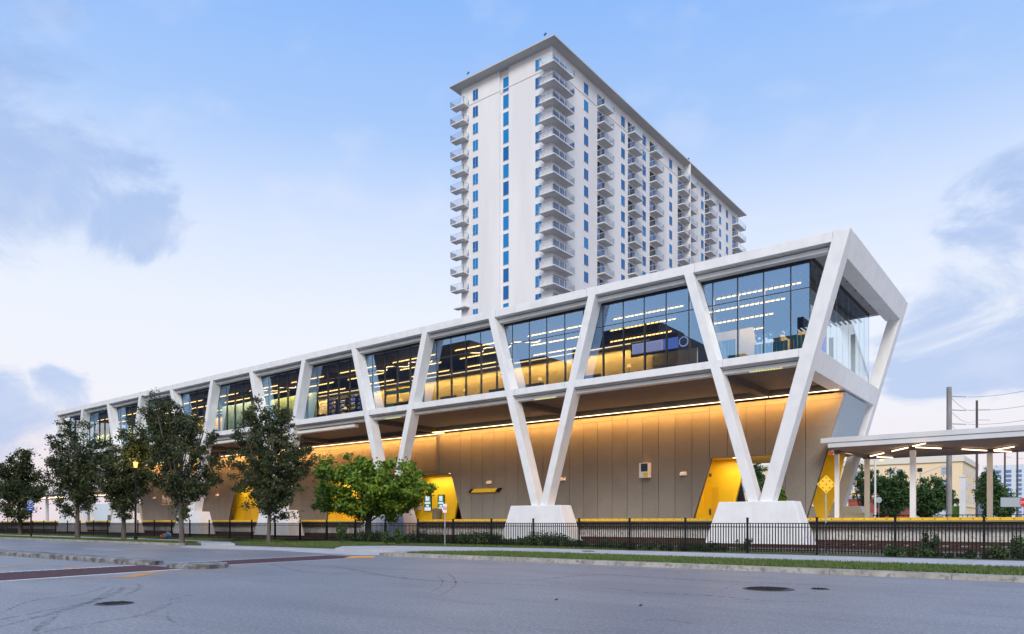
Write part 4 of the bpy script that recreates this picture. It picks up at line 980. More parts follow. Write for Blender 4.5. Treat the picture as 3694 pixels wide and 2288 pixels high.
def prof_at(prof, y):
    for i in range(len(prof) - 1):
        a_, b_ = prof[i], prof[i + 1]
        if a_[0] <= y <= b_[0]:
            t = (y - a_[0]) / (b_[0] - a_[0] + 1e-9); return a_[1] + (b_[1] - a_[1]) * t, a_[2] + (b_[2] - a_[2]) * t
    return None
def tree(name, label, base, D, prof, mat, bark, leaf, nclump, per, cr=.42, trunk_r=.16, group=None, fork=.32, dfac=.8):
    # prof: (py, left px, right px) of the crown in the photograph at depth D
    t = thing(name, label, 'tree', base, group)
    cl = []; ends = []
    ys = [p[0] for p in prof]
    sc = D / F; wmax = max(q[2] - q[1] for q in prof)
    def env(k_in):
        for _t in range(60):
            y = random.uniform(ys[0], ys[-1]); w = prof_at(prof, y)
            if random.random() < (w[1] - w[0]) / wmax: break
        mid, hw = (w[0] + w[1]) / 2, max((w[1] - w[0]) / 2 - cr / sc * k_in, 1)
        return y, w, mid, hw
    trunk_top = Vector(base) + Vector((0, 0, (onD(0, ys[0], D)[2] - base[2]) * .95))
    while len(cl) < nclump * .72:
        y, w, mid, hw = env(.3); a_ = random.uniform(0, 2 * math.pi); u, v = math.cos(a_), math.sin(a_)
        e = Vector(onD(mid + u * hw, y, D)) + Vector((-SS, CC, 0)) * v * hw * sc * dfac
        z0 = base[2] + (e.z - base[2]) * random.uniform(.45, .75); s0 = Vector((base[0], base[1], max(z0, base[2] + 1.2)))
        if e.z < 1.7: continue
        ends.append((s0, e)); n_ = max(3, int((e - s0).length / (cr * .8)))
        for i in range(n_):
            f_ = .30 + .70 * (i + random.random() * .6) / n_; f_ = min(f_, 1.0)
            c = s0.lerp(e, f_) + Vector((random.gauss(0, .16), random.gauss(0, .16), random.gauss(0, .14) + .25 * math.sin(f_ * 3.1) * (e - s0).length * .2))
            cl.append((c, cr * random.uniform(.45, .95) * (.75 if f_ > .9 else 1)))
    while len(cl) < nclump:
        y, w, mid, hw = env(.5); u = random.uniform(-1, 1); v = random.uniform(-1, 1) * math.sqrt(max(0, 1 - u * u))
        c = Vector(onD(mid + u * hw, y, D)); c += Vector((-SS, CC, 0)) * v * hw * sc * dfac
        if c.z < 1.7: continue
        cl.append((c, cr * random.uniform(.5, 1.1)))
    pts = np.concatenate([np.array(c) + RNG.normal(size=(per, 3)) * np.array([rr * .55, rr * .55, rr * .42]) for c, rr in cl])
    quads_np('crown', pts, leaf, mat, t)
    b = B(); base = Vector(base); topz = max(c.z for c, r in cl); h = topz - base.z
    fk = base + Vector((random.uniform(-.1, .1), random.uniform(-.1, .1), h * fork))
    b.tube(base - Vector((0, 0, .1)), base + Vector((0, 0, .35)), trunk_r * 1.35, trunk_r, 10, False)
    b.tube(base + Vector((0, 0, .35)), fk, trunk_r, trunk_r * .8, 10, False)
    b.build('trunk', bark, t)
    lb = B()
    mains = []
    for k in range(6):
        a_ = k * 1.05 + random.random(); rad = h * random.uniform(.08, .2); e = fk + Vector((math.cos(a_) * rad, math.sin(a_) * rad, h * random.uniform(.25, .55)))
        m1 = fk.lerp(e, .5) + Vector((math.cos(a_) * .15, math.sin(a_) * .15, 0)); lb.tube(fk - Vector((0, 0, .1)), m1, trunk_r * .5, trunk_r * .33, 7, False); lb.tube(m1, e, trunk_r * .33, trunk_r * .18, 6, False); mains += [m1, e]
    lead = base + Vector((0, 0, h * .9)); lb.tube(fk, lead, trunk_r * .6, .03, 7, False); mains += [fk.lerp(lead, .4), fk.lerp(lead, .7), fk]
    for s0, e in ends[:60]:
        m1 = s0.lerp(e, .5) + Vector((0, 0, .12 * (e - s0).length)); lb.tube(s0, m1, trunk_r * .30, .03, 5, False); lb.tube(m1, e, .03, .008, 4, False)
    lb.build('limbs', bark, t)
    return t
def P(scale, ox, oy, rows): return [(oy + y / scale, ox + a / scale, ox + b / scale) for y, a, b in rows]
GS = 'dark street trees along the pavement'
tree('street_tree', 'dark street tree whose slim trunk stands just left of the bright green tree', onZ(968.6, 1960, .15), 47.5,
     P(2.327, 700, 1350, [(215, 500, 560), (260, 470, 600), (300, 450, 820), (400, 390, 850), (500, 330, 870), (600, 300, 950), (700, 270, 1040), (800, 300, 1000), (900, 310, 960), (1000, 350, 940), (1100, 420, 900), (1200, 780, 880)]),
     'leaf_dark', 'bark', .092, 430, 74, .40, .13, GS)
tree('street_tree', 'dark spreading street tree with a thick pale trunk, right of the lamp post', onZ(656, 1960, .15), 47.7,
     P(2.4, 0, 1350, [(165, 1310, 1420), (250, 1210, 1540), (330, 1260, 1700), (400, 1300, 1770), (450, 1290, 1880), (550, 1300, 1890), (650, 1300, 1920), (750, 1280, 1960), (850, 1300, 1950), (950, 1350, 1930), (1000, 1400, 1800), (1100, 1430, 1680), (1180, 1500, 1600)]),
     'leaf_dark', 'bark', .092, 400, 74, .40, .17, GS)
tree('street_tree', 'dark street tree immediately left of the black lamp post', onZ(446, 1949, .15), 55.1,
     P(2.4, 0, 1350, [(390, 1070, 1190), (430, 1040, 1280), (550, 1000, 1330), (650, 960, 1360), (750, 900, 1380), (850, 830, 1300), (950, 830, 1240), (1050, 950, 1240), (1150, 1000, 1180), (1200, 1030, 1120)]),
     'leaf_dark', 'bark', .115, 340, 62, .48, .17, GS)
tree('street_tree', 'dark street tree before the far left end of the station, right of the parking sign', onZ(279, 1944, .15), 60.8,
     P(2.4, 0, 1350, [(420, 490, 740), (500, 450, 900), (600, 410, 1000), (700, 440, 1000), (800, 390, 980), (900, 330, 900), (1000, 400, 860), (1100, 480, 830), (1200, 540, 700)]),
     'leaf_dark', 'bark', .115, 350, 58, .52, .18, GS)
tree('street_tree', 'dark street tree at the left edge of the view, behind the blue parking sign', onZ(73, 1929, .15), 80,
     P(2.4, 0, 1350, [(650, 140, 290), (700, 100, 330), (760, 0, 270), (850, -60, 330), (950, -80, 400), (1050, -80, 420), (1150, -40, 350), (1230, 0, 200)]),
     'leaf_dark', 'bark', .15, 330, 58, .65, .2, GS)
p = onD(1329, 1886, 53.9)
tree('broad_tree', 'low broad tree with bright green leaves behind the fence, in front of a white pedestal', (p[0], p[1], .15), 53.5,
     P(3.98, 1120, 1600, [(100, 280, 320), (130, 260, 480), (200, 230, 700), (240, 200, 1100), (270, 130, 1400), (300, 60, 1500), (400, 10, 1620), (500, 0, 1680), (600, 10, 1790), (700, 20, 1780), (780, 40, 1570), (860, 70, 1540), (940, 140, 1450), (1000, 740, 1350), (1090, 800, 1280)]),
     'leaf_bright', 'bark_dark', .165, 400, 58, .50, .26, fork=.25)

# ================================================================== STREET FURNITURE
# diamond object marker
p = onZ(2979, 2002, .15); X, Y = p[0], p[1]; r = Vector((CC, SS, 0)); D_ = 30.4
t = thing('object_marker', 'yellow diamond sign with nine orange-red reflector discs on a thin grey post', 'road sign', (X, Y, .15))
def zpx(py, D): return EYE + (PY - py) / F * D
zc = zpx(1747.6, D_); hd = 34 * D_ / F
B().tube((X, Y, .1), (X, Y, zc + .1), .028, .028, 8).build('post', 'steel', t)
nrm = Vector((SS, -CC, 0)); c0 = Vector((X, Y, zc)) + nrm * .035
b = B(); vs = []
for s_ in (0, .006):
    for a_, b_ in ((-1, 0), (0, -1), (1, 0), (0, 1)): vs.append(c0 + r * a_ * hd + Vector((0, 0, b_ * hd)) + nrm * s_)
b.add(vs, [(3, 2, 1, 0), (4, 5, 6, 7), (0, 1, 5, 4), (1, 2, 6, 5), (2, 3, 7, 6), (3, 0, 4, 7)]); plate = b.build('plate', 'sign_yellow', t)
for i_ in range(3):
    for j_ in range(3):
        u_ = (i_ - 1) * .36; v_ = (j_ - 1) * .36; a_, b_ = (u_ - v_), (u_ + v_)
        q = c0 + r * a_ * hd + Vector((0, 0, b_ * hd)) + nrm * .006
        B().tube(q, q + nrm * .012, .04, .036, 12).build('reflector', 'sign_red', plate)
# small no-parking sign
X, Y = onY(1605, 1900, 31.6)[:2]; D_ = -SS * X + CC * Y
t = thing('parking_sign', 'small white and red no-stopping sign on a thin grey post by the fence', 'road sign', (X, Y, .15))
B().tube((X, Y, .1), (X, Y, zpx(1822, D_)), .03, .03, 8).build('post', 'steel', t)
zc0, zc1 = zpx(1850, D_), zpx(1818, D_); c0 = Vector((X, Y, 0)) + nrm * .04; hw = 7 * D_ / F
b = B(); b.add([c0 + r * a_ * hw + Vector((0, 0, z_)) + nrm * s_ for s_ in (0, .006) for a_, z_ in ((-1, zc0), (1, zc0), (1, zc1), (-1, zc1))], [(3, 2, 1, 0), (4, 5, 6, 7), (0, 1, 5, 4), (1, 2, 6, 5), (2, 3, 7, 6), (3, 0, 4, 7)])
pl_ = b.build('plate', 'sign_white', t)
zm = (zc0 + zc1) / 2; b = B()
for k in range(16):
    a0, a1 = k * math.pi / 8, (k + 1) * math.pi / 8; R0 = hw * .78
    b.bar(c0 + nrm * .012 + r * math.cos(a0) * R0 + Vector((0, 0, zm + math.sin(a0) * R0)), c0 + nrm * .012 + r * math.cos(a1) * R0 + Vector((0, 0, zm + math.sin(a1) * R0)), .02, .03)
b.bar(c0 + nrm * .012 + r * -.5 * hw + Vector((0, 0, zm + .5 * hw)), c0 + nrm * .012 + r * .5 * hw + Vector((0, 0, zm - .5 * hw)), .02, .03)
b.build('symbol', 'red', pl_)
# blue parking sign
X, Y, _ = onZ(112, 1940, .15); D_ = -SS * X + CC * Y
t = thing('parking_sign', 'blue round parking sign with a white P above a blue plate, on a black post', 'road sign', (X, Y, .15))
B().tube((X, Y, .1), (X, Y, zpx(1812, D_)), .075, .06, 10).build('post', 'black', t)
c0 = Vector((X, Y, zpx(1815, D_))) + nrm * .08; R0 = 11 * D_ / F
d_ = B().tube(c0, c0 + nrm * .03, R0, R0, 24).build('disc', 'sign_blue', t)
b = B()
for k in range(24):
    a0, a1 = k * math.pi / 12, (k + 1) * math.pi / 12; b.bar(c0 + nrm * .033 + (r * math.cos(a0) + Vector((0, 0, math.sin(a0)))) * R0 * .9, c0 + nrm * .033 + (r * math.cos(a1) + Vector((0, 0, math.sin(a1)))) * R0 * .9, .01, .02)
b.build('ring', 'sign_white', d_)
text('P', c0 + nrm * .035 - r * R0 * .30 - Vector((0, 0, R0 * .5)), R0 * 1.45, 'sign_white', d_, (math.radians(90), 0, TH), .005, 'letter')
b = B(); za, zb = zpx(1843, D_), zpx(1827.5, D_); hw = 13.5 * D_ / F
b.add([Vector((X, Y, 0)) + nrm * .08 + r * a_ * hw + Vector((0, 0, z_)) + nrm * s_ for s_ in (0, .02) for a_, z_ in ((-1, za), (1, za), (1, zb), (-1, zb))], [(3, 2, 1, 0), (4, 5, 6, 7), (0, 1, 5, 4), (1, 2, 6, 5), (2, 3, 7, 6), (3, 0, 4, 7)])
q_ = b.build('plate', 'sign_blue', t)
b = B(); b.bar(Vector((X, Y, za + .12)) + nrm * .105 - r * .1, Vector((X, Y, za + .12)) + nrm * .105 + r * .1, .01, .05); b.bar(Vector((X, Y, zb - .08)) + nrm * .105 - r * .27, Vector((X, Y, zb - .08)) + nrm * .105 + r * .27, .01, .03); b.build('arrow', 'sign_white', q_)
# street lamp
X, Y, _ = onZ(489, 1952, .15); D_ = -SS * X + CC * Y
t = thing('street_lamp', 'black street lamp post glowing yellow among the dark trees', 'street lamp', (X, Y, .15))
zl = zpx(1675, D_)
b = B(); b.tube((X, Y, .1), (X, Y, .5), .16, .1, 12); b.tube((X, Y, .5), (X, Y, zl - .3), .085, .06, 12); b.build('post', 'black', t)
B().tube((X, Y, zl - .25), (X, Y, zl + .15), .11, .17, 12).build('lantern', 'lamp_warm', t); B().tube((X, Y, zl + .2), (X, Y, zl + .4), .26, .04, 12).build('cap', 'black', t)
pl_ = bpy.data.lights.new('lamp_light', 'POINT'); pl_.energy = 260; pl_.color = (1, .68, .25); pl_.shadow_soft_size = .2; lo = bpy.data.objects.new('lamp_light', pl_); COL.objects.link(lo); lo.parent = t; lo.location = (0, 0, zl - .15 + .3)
# bundle of belongings on the pavement
p0 = onZ(568, 1944, .15); p1 = onZ(628, 1944, .15); c = [(p0[0] + p1[0]) / 2, (p0[1] + p1[1]) / 2]
t = thing('bag_pile', 'pile of orange and blue-grey bags lying on the pavement left of the thick trunk', 'bags', (c[0], c[1], .15))
def lump(c, rx, ry, rz, mat, name):
    import bmesh
    bm = bmesh.new(); bmesh.ops.create_icosphere(bm, subdivisions=3, radius=1)
    for v in bm.verts:
        n_ = 1 + .22 * math.sin(v.co.x * 5 + c[0]) * math.sin(v.co.y * 6) + .12 * math.sin(v.co.z * 9 + v.co.x * 4)
        v.co = Vector((v.co.x * rx * n_, v.co.y * ry * n_, max(v.co.z, -.5) * rz * n_))
    me = bpy.data.meshes.new(name); bm.to_mesh(me); bm.free(); me.materials.append(M[mat])
    o = bpy.data.objects.new(name, me); COL.objects.link(o); o.parent = t; o.location = Vector(c) - wloc(t)
lump((c[0] - .32, c[1], .28), .42, .25, .26, 'sign_red', 'bag'); lump((c[0] + .1, c[1] + .1, .38), .34, .25, .32, 'bluegrey', 'bag'); lump((c[0] + .5, c[1], .26), .3, .22, .2, 'slate', 'bag')

# ================================================================== BACKGROUND RIGHT
# cream building
cb = thing('apartment_building', 'cream four-storey building with white cornice behind the canopy columns', 'building', (-60, 232, 0))
ZC = 19.9
B().box(-150, -24.2, 232, 270, -.02, ZC - 1.6).build('wall', 'cream', cb)
B().box(-150.4, -23.8, 231.6, 270.4, ZC - 1.59, ZC).build('cornice', 'cream_trim', cb)
B().box(-150.2, -24.0, 231.8, 270.2, 6.0, 6.3).build('ledge', 'cream_trim', cb)
wn = unit_mesh('window', lambda b: b.box(-.8, .8, -.12, 0, 0, 2.1), 'frame_white')
M['win_grey'] = pbsdf('grey_window_glass', (.30, .37, .45, 1), .3, 0, .4)
wp = unit_mesh('pane', lambda b: (b.box(-.65, .65, -.02, 0, .15, 1.0), b.box(-.65, .65, -.02, 0, 1.1, 1.95)), 'win_grey')
for z in (2.2, 7.4, 11.2, 14.9):
    for x in (-28.5, -39.5, -41.6, -50.5, -52.6, -61.0, -63, -72, -74, -83, -85, -94, -96):
        if z < 5 and x > -40: continue
        w_ = piece('window', wn, cb, (x, 231.98, z)); piece('pane', wp, w_, (x, 231.85, z))
    for yv in (240, 243, 250, 258, 261): 
        w_ = piece('window', wn, cb, (-24.18, yv, z), math.pi / 2); o = bpy.data.objects.new('pane', wp); COL.objects.link(o); o.parent = w_; o.location = (0, -.13, 0)
for x in (-34.5, -45.6, -57.0):
    B().box(x - .6, x + .6, 231.86, 231.99, 15.9, 16.9).build('small_window', 'win_dark', cb)
# terracotta low building
tb = thing('low_building', 'low terracotta red building behind the tree trunks under the canopy', 'building', (-32, 118, 0))
x0 = onY(3060, 1870, 118)[0]; x1 = onY(3248, 1870, 118)[0]
B().box(x0, x1, 118, 130, -.02, zpx(1795, 95)).build('wall', 'terracotta', tb); B().box(x0 - .1, x1 + .1, 117.9, 130.1, zpx(1795, 95) + .002, zpx(1795, 95) + .3).build('parapet', 'terracotta', tb)
dx = onY(3175, 1870, 118)[0]; B().box(dx - .6, dx + .6, 117.88, 117.99, 0, 3).build('door', 'black', tb)
wb = thing('low_building', 'small white building behind the palm under the canopy', 'building', (-20, 125, 0))
x0 = onY(3258, 1870, 135)[0]; x1 = onY(3412, 1870, 135)[0]
B().prismY([(x0, -.02), (x1, -.02), (x1, 5.8), (x1 - 2.5, 5.8), (x0 + 4, 3.6), (x0, 3.6)], 135, 145).build('wall', 'far_white', wb)
dx = onY(3398, 1870, 135)[0]; B().box(dx - .7, dx + .7, 134.9, 134.99, 3.6, 4.6).build('window', 'win_dark', wb)
# far white tower(s)
ft = thing('tower_block', 'pale white tower block far off at the right edge under the canopy', 'building', (40, 600, 0))
x0 = onY(3545, 1800, 640)[0]; x1 = onY(3720, 1800, 640)[0]; zt_ = zpx(1678, 530)
B().box(x0, x1, 640, 680, -.02, zt_).build('wall', 'far_white', ft)
b = B()
for k in range(int(zt_ / 3.3) - 1):
    for j in range(9): b.box(x0 + 2 + j * 6.2, x0 + 5.2 + j * 6.2, 639.4, 639.95, 2 + k * 3.3, 3.7 + k * 3.3)
b.build('windows', 'win_pale', ft, kind='stuff')
B().box(x0 - 22, x0 - .5, 660, 690, -.02, zt_ * .72).build('annex', 'far_white', ft)
# background trees
def simple_tree(px, D, py_top, py_bot, wpx, mat, lab, n=150, per=60, leaf=.22, cr=.9, base_py=1878):
    p = onD(px, 1886, D); h = py_bot - py_top
    q = [random.uniform(.78, 1.16) for _ in range(12)]
    prof = [(py_top, px - wpx * .12, px + wpx * .12), (py_top + h * .15, px - wpx * .28 * q[0], px + wpx * .3 * q[1]), (py_top + h * .3, px - wpx * .35 * q[2], px + wpx * .38 * q[3]), (py_top + h * .45, px - wpx * .5 * q[4], px + wpx * .46 * q[5]), (py_top + h * .62, px - wpx * .42 * q[6], px + wpx * .52 * q[7]), (py_top + h * .88, px - wpx * .36 * q[8], px + wpx * .34 * q[9]), (py_bot, px - wpx * .2, px + wpx * .2)]
    return tree('tree', lab, (p[0], p[1], 0), D, prof, mat, 'bark_dark', leaf * .85, int(n * .8), per, cr * .62, .22, 'trees beyond the platform', fork=.3, dfac=.7)
simple_tree(3110, 88, 1680, 1800, 170, 'leaf_mid', 'loose olive green tree beyond the platform beside the sloping rear leg', 120, 45, .2, .8)
simple_tree(3215, 82, 1690, 1838, 160, 'leaf_mid', 'dense dark green tree with a pointed top beyond the platform', 260, 70, .2, .9)
simple_tree(3352, 86, 1718, 1845, 190, 'leaf_mid', 'wide dark green tree between two canopy columns, right of the pointed tree', 260, 70, .2, .9)
simple_tree(3565, 120, 1695, 1860, 110, 'leaf_mid', 'tall dark tree beyond the platform behind the rightmost canopy column', 200, 60, .28, 1.2)
simple_tree(3625, 140, 1755, 1865, 90, 'leaf_mid', 'lower dark tree left of the stop sign at the right edge', 140, 50, .28, 1.2)
simple_tree(2742, 85, 1660, 1850, 90, 'leaf_mid', 'tree seen through the yellow passage behind the V leg', 120, 55, .2, .9)
simple_tree(2815, 88, 1740, 1860, 70, 'leaf_bright', 'bright green bush seen right of the V leg through the passage', 110, 55, .2, .8)
simple_tree(2912, 90, 1790, 1870, 40, 'leaf_mid', 'small dark tree beside the yellow wall beyond the passage', 50, 50, .2, .7)
# palm
p = onD(3375, 1886, 80); t = thing('palm_tree', 'small palm with arching fronds under the canopy', 'palm', (p[0], p[1], 0))
B().tube((p[0], p[1], 0), (p[0], p[1], 1.9), .12, .09, 8).build('trunk', 'bark', t)
for k in range(11):
    a_ = k * 2 * math.pi / 11; prev = Vector((p[0], p[1], 1.9)); b = B()
    for s_ in range(6):
        f_ = (s_ + 1) / 6; q = Vector((p[0] + math.cos(a_) * 1.5 * f_, p[1] + math.sin(a_) * 1.5 * f_, 1.9 + 1.6 * f_ - 2.2 * f_ * f_)); side = Vector((-math.sin(a_), math.cos(a_), 0)) * .28 * (1 - .5 * f_)
        b.add([prev - side, prev + side, q + side * .8 - Vector((0, 0, .1)), q - side * .8 - Vector((0, 0, .1))], [(0, 1, 2, 3)]); prev = q
    b.build('frond', 'leaf_mid', t)
# hedge block
p = onD(3445, 1886, 95); t = thing('hedge', 'clipped bright green hedge beside the concrete pole', 'hedge', (p[0], p[1], 0))
B().box(p[0] - 1.0, p[0] + 1.0, p[1], p[1] + .8, 0, zpx(1828, 95) - .06).build('hedge_core', 'leaf_ivy', t)
hp = RNG.uniform([p[0] - 1.1, p[1] - .08, 0], [p[0] + 1.1, p[1] + .5, zpx(1826, 95)], (2500, 3)); quads_np('leaves', hp, .12, 'leaf_ivy', t)
# poles
def pole(px, D, top_py, r, mat, lab, arms, cat='utility pole'):
    p = onD(px, 1886, D); t = thing('utility_pole', lab, cat, (p[0], p[1], 0)); zt_ = zpx(top_py, D)
    B().tube((p[0], p[1], 0), (p[0], p[1], zt_), r, r * .85, 12).build('pole', mat, t)
    for py, ln in arms:
        z = zpx(py, D); e = Vector((p[0], p[1], z)) + r_v * ln; B().tube((p[0], p[1], z + .05), e, .05, .04, 6).build('insulator_arm', 'steel', t)
    return t
r_v = Vector((CC, SS, 0))
pole(3424, 69, 1397, .26, 'conc_pole', 'thick concrete utility pole rising behind the canopy roof', [(1432, 1.65), (1481, 1.65), (1531, 1.65)])
pole(3524, 130, 1445, .22, 'wood_pole', 'thinner dark utility pole right of the thick concrete one', [(1478, 2.4), (1516, 2.4)])
pole(3625, 150, 1630, .20, 'wood_pole', 'dark utility pole seen under the canopy before the pale tower block', [(1650, 1.4)])
pole(3670, 170, 1600, .22, 'wood_pole', 'dark utility pole beside the stop sign', [(1655, 1.4)])
def wire(a, b, sag, name_parent):
    bb = B(); a, b = Vector(a), Vector(b); n = 14; prev = a
    for i in range(1, n + 1):
        f_ = i / n; q = a.lerp(b, f_) - Vector((0, 0, sag * 4 * f_ * (1 - f_))); bb.tube(prev, q, .018, .018, 4, False); prev = q
    return bb
for k, (py0, D0, py1) in enumerate(((1433, 69, 1402), (1481, 69, 1458), (1531, 69, 1510))):
    a_ = onD(3493, py0, 69); c_ = onD(3760, py1 - 6, 60)
    wire(a_, c_, .2, None).build('power_line', 'wire', label=['topmost thin power line leaving the concrete pole to the right', 'middle thin power line leaving the concrete pole to the right', 'lowest thin power line leaving the concrete pole to the right'][k], cat='cable')
for k, (pa, pb) in enumerate((((3432, 1436), (3523, 1470)), ((3432, 1486), (3523, 1514)), ((3432, 1536), (3523, 1560)))):
    a_ = onD(pa[0], pa[1], 69); c_ = onD(pb[0], pb[1], 130)
    wire(a_, c_, .8, None).build('power_line', 'wire', label=['topmost slack cable between the two utility poles', 'middle slack cable between the two utility poles', 'lowest slack cable between the two utility poles'][k], cat='cable')
# light poles
p = onD(3157, 1886, 66); t = thing('street_lamp', 'slim white lamp post with a lit lamp head just under the canopy', 'street lamp', (p[0], p[1], 0))
zt_ = zpx(1658, 66); B().tube((p[0], p[1], 0), (p[0], p[1], zt_), .10, .08, 10).build('post', 'white_band', t); e = Vector((p[0], p[1], zt_)) + r_v * .6
B().bar((p[0], p[1], zt_ - .05), e, .05, .05).build('arm', 'white_band', t); B().tube(e - Vector((0, 0, .12)), e, .22, .12, 12).build('lamp_head', 'lamp_warm', t)
p = onD(3320, 1886, 110); t = thing('street_lamp', 'grey lamp post with a long curved arm before the cream building', 'street lamp', (p[0], p[1], 0))
B().tube((p[0], p[1], 0), (p[0], p[1], zpx(1705, 110)), .10, .08, 8).build('post', 'steel', t)
a_ = Vector((p[0], p[1], zpx(1712, 110))); c_ = a_ + r_v * 3.3 + Vector((0, 0, 1.3)); B().tube(a_, c_, .05, .04, 6).build('arm', 'steel', t); B().bar(c_, c_ + r_v * .8, .2, .1).build('lamp_head', 'steel', t)
# white gate column and stop sign
p = onD(3473, 1886, 75); t = thing('gate_column', 'white square column right of the green hedge', 'column', (p[0], p[1], 0))
B().box(p[0] - .27, p[0] + .27, p[1] - .27, p[1] + .27, 0, zpx(1722, 75)).build('shaft', 'white_band', t); B().box(p[0] - .33, p[0] + .33, p[1] - .33, p[1] + .33, zpx(1722, 75) + .001, zpx(1722, 75) + .15).build('cap', 'white_band', t)
p = onD(3694, 1886, 62); t = thing('stop_sign', 'red stop sign cut by the right edge of the view', 'road sign', (p[0], p[1], 0)); zc = zpx(1813, 62); R0 = .42
B().tube((p[0], p[1], 0), (p[0], p[1], zc + .3), .04, .04, 8).build('post', 'steel', t)
c0 = Vector((p[0], p[1], zc)) + nrm * .05
b = B(); vs = []
for s_ in (0, .01):
    for k in range(8):
        a0 = math.pi / 8 + k * math.pi / 4; vs.append(c0 + r_v * math.cos(a0) * R0 + Vector((0, 0, math.sin(a0) * R0)) + nrm * s_)
b.add(vs, [tuple(range(7, -1, -1)), tuple(range(8, 16))] + [(i, (i + 1) % 8, (i + 1) % 8 + 8, i + 8) for i in range(8)])
pl_ = b.build('plate', 'red', t); text('STOP', c0 + nrm * .015 - Vector((0, 0, .11)), .30, 'sign_white', pl_, (math.radians(90), 0, TH), .003, 'lettering', 'CENTER')
p = onD(3645, 1886, 70); t = thing('sign_board', 'plain grey back of a rectangular road sign left of the stop sign', 'road sign', (p[0], p[1], 0))
B().bar(Vector((p[0], p[1], zpx(1812, 70))) - r_v * .95, Vector((p[0], p[1], zpx(1812, 70))) + r_v * .95, .03, .9).build('plate', 'steel', t); B().tube((p[0], p[1] + .1, 0), (p[0], p[1] + .1, zpx(1800, 70)), .05, .05, 8).build('post', 'black', t)
p = onD(3170, 1886, 72); t = thing('round_sign', 'grey back of a round road sign right of the slim lamp post', 'road sign', (p[0], p[1], 0)); zc = zpx(1804, 72)
B().tube(Vector((p[0], p[1], zc)), Vector((p[0], p[1], zc)) + nrm * .02, .30, .30, 16).build('plate', 'steel', t); B().tube((p[0], p[1] + .05, 0), (p[0], p[1] + .05, zc), .035, .035, 6).build('post', 'conc_pole', t)
# dark railing at the back of the platform
rl = thing('platform_railing', 'low black railing along the back edge of the platform under the canopy', 'railing', (-2, 58.2, 1.76))
B().box(-13, 22, 58.18, 58.22, 2.0, 2.06).build('rail', 'black', rl)
b = B(); x = -13
while x < 22: b.box(x, x + .03, 58.18, 58.22, 1.77, 2.0); x += .3
b.build('bars', 'black', rl)
# bench, cabinet on the platform right of the yellow wall
bx = onY(3128, 1860, 55)[0]; t = thing('equipment_box', 'low beige box on the platform at the foot of the rear leg', 'box', (bx, 55, 1.76))
b = B(); b.box(bx - 1.4, bx + .3, 54.7, 55.3, 1.77, 2.13); b.build('box', 'cream_trim', t, bevel=.02)
B().box(bx - 1.45, bx + .35, 54.65, 55.35, 2.131, 2.18).build('lid', 'cream_trim', t)
bx = onY(1578, 1860, 50.7)[0]; t = thing('litter_bin', 'dark brown litter bin with steel divider before the second poster', 'bin', (bx, 50.6, 1.76))
B().box(bx - .42, bx - .03, 50.4, 50.9, 1.77, 2.85).build('bin_body', 'core_brown', t, bevel=.02); B().box(bx + .03, bx + .42, 50.4, 50.9, 1.77, 2.85).build('bin_body', 'core_brown', t, bevel=.02); B().box(bx - .028, bx + .028, 50.38, 50.9, 1.77, 2.9).build('divider', 'steel', t)
# left background
t = thing('low_building', 'pale white building seen between the trunks at the far left', 'building', (-190, 80, 0))
B().box(-230, -135, 85, 110, -.02, 6.5).build('wall', 'far_white', t); B().box(-200, -197, 84.9, 84.99, 0, 3.5).build('door', 'slate', t)
for x in (-185, -178, -165, -158, -150): B().box(x, x + 2, 84.9, 84.99, 1.5, 4).build('window', 'win_pale', t)
p = onD(40, 1842, 110); t = thing('banner', 'faded pink banner hanging at the far left behind the trees', 'banner', (p[0], p[1], 0))
B().bar((p[0] - 1.4, p[1], p[2]), (p[0] + .2, p[1], p[2]), .05, 1.9).build('cloth', 'pink', t); B().tube((p[0] - 1.5, p[1], 0), (p[0] - 1.5, p[1], 3.9), .05, .05, 6).build('pole', 'black', t)

# ================================================================== TOWER
tw = thing('apartment_tower', 'tall white apartment tower with stacked balconies and a flat projecting roof', 'tower block', (-78, 140, 0))
TX0, TX1, TY0, TY1, TZ = -88.4, -68.4, 98.8, 182.8, 80.5; FH = 3.03
b = B(); b.box(TX0, -79.5, TY0, TY1, 0, TZ); b.box(-77.45, TX1, TY0, TY1, 0, TZ); b.box(-79.5, -77.45, TY0 + .35, TY1, 0, TZ); b.build('wall', 'tower', tw)
def slabz(k): return 76.9 - FH * k
# eaves
def eave(x0, x1, y0, y1):
    e = B(); e.add([(x0, y0, TZ + .22), (x1, y0, TZ + .22), (x1, y1, TZ + .22), (x0, y1, TZ + .22), (x0, y0, TZ + .42), (x1, y0, TZ + .42), (x1, y1, TZ + .42), (x0, y1, TZ + .42),
                    (x0 + 1.55, y0 + 1.55, TZ - .02), (x1 - 1.55, y0 + 1.55, TZ - .02), (x1 - 1.55, y1 - 1.55, TZ - .02), (x0 + 1.55, y1 - 1.55, TZ - .02)],
                   [(4, 5, 6, 7), (0, 1, 5, 4), (1, 2, 6, 5), (2, 3, 7, 6), (3, 0, 4, 7), (0, 8, 9, 1), (1, 9, 10, 2), (2, 10, 11, 3), (3, 11, 8, 0), (8, 11, 10, 9)])
    return e
eave(TX0 - 1.6, TX1 + 1.6, TY0 - 1.6, TY1 + 1.9).build('roof', 'eave', tw)
B().box(TX1 - .1, TX1 + 1.55, 150.1, 150.4, 20, TZ + .2).build('fin_wall', 'tower', tw)
B().box(TX0 + .0, TX1 + .06, TY0 - .06, TY0 - .001, slabz(0) + .05, slabz(0) + .2).build('ledge', 'tower_slab', tw)
B().box(TX1 + .001, TX1 + .06, TY0, 150.09, slabz(0) + .05, slabz(0) + .2).build('ledge', 'tower_slab', tw)
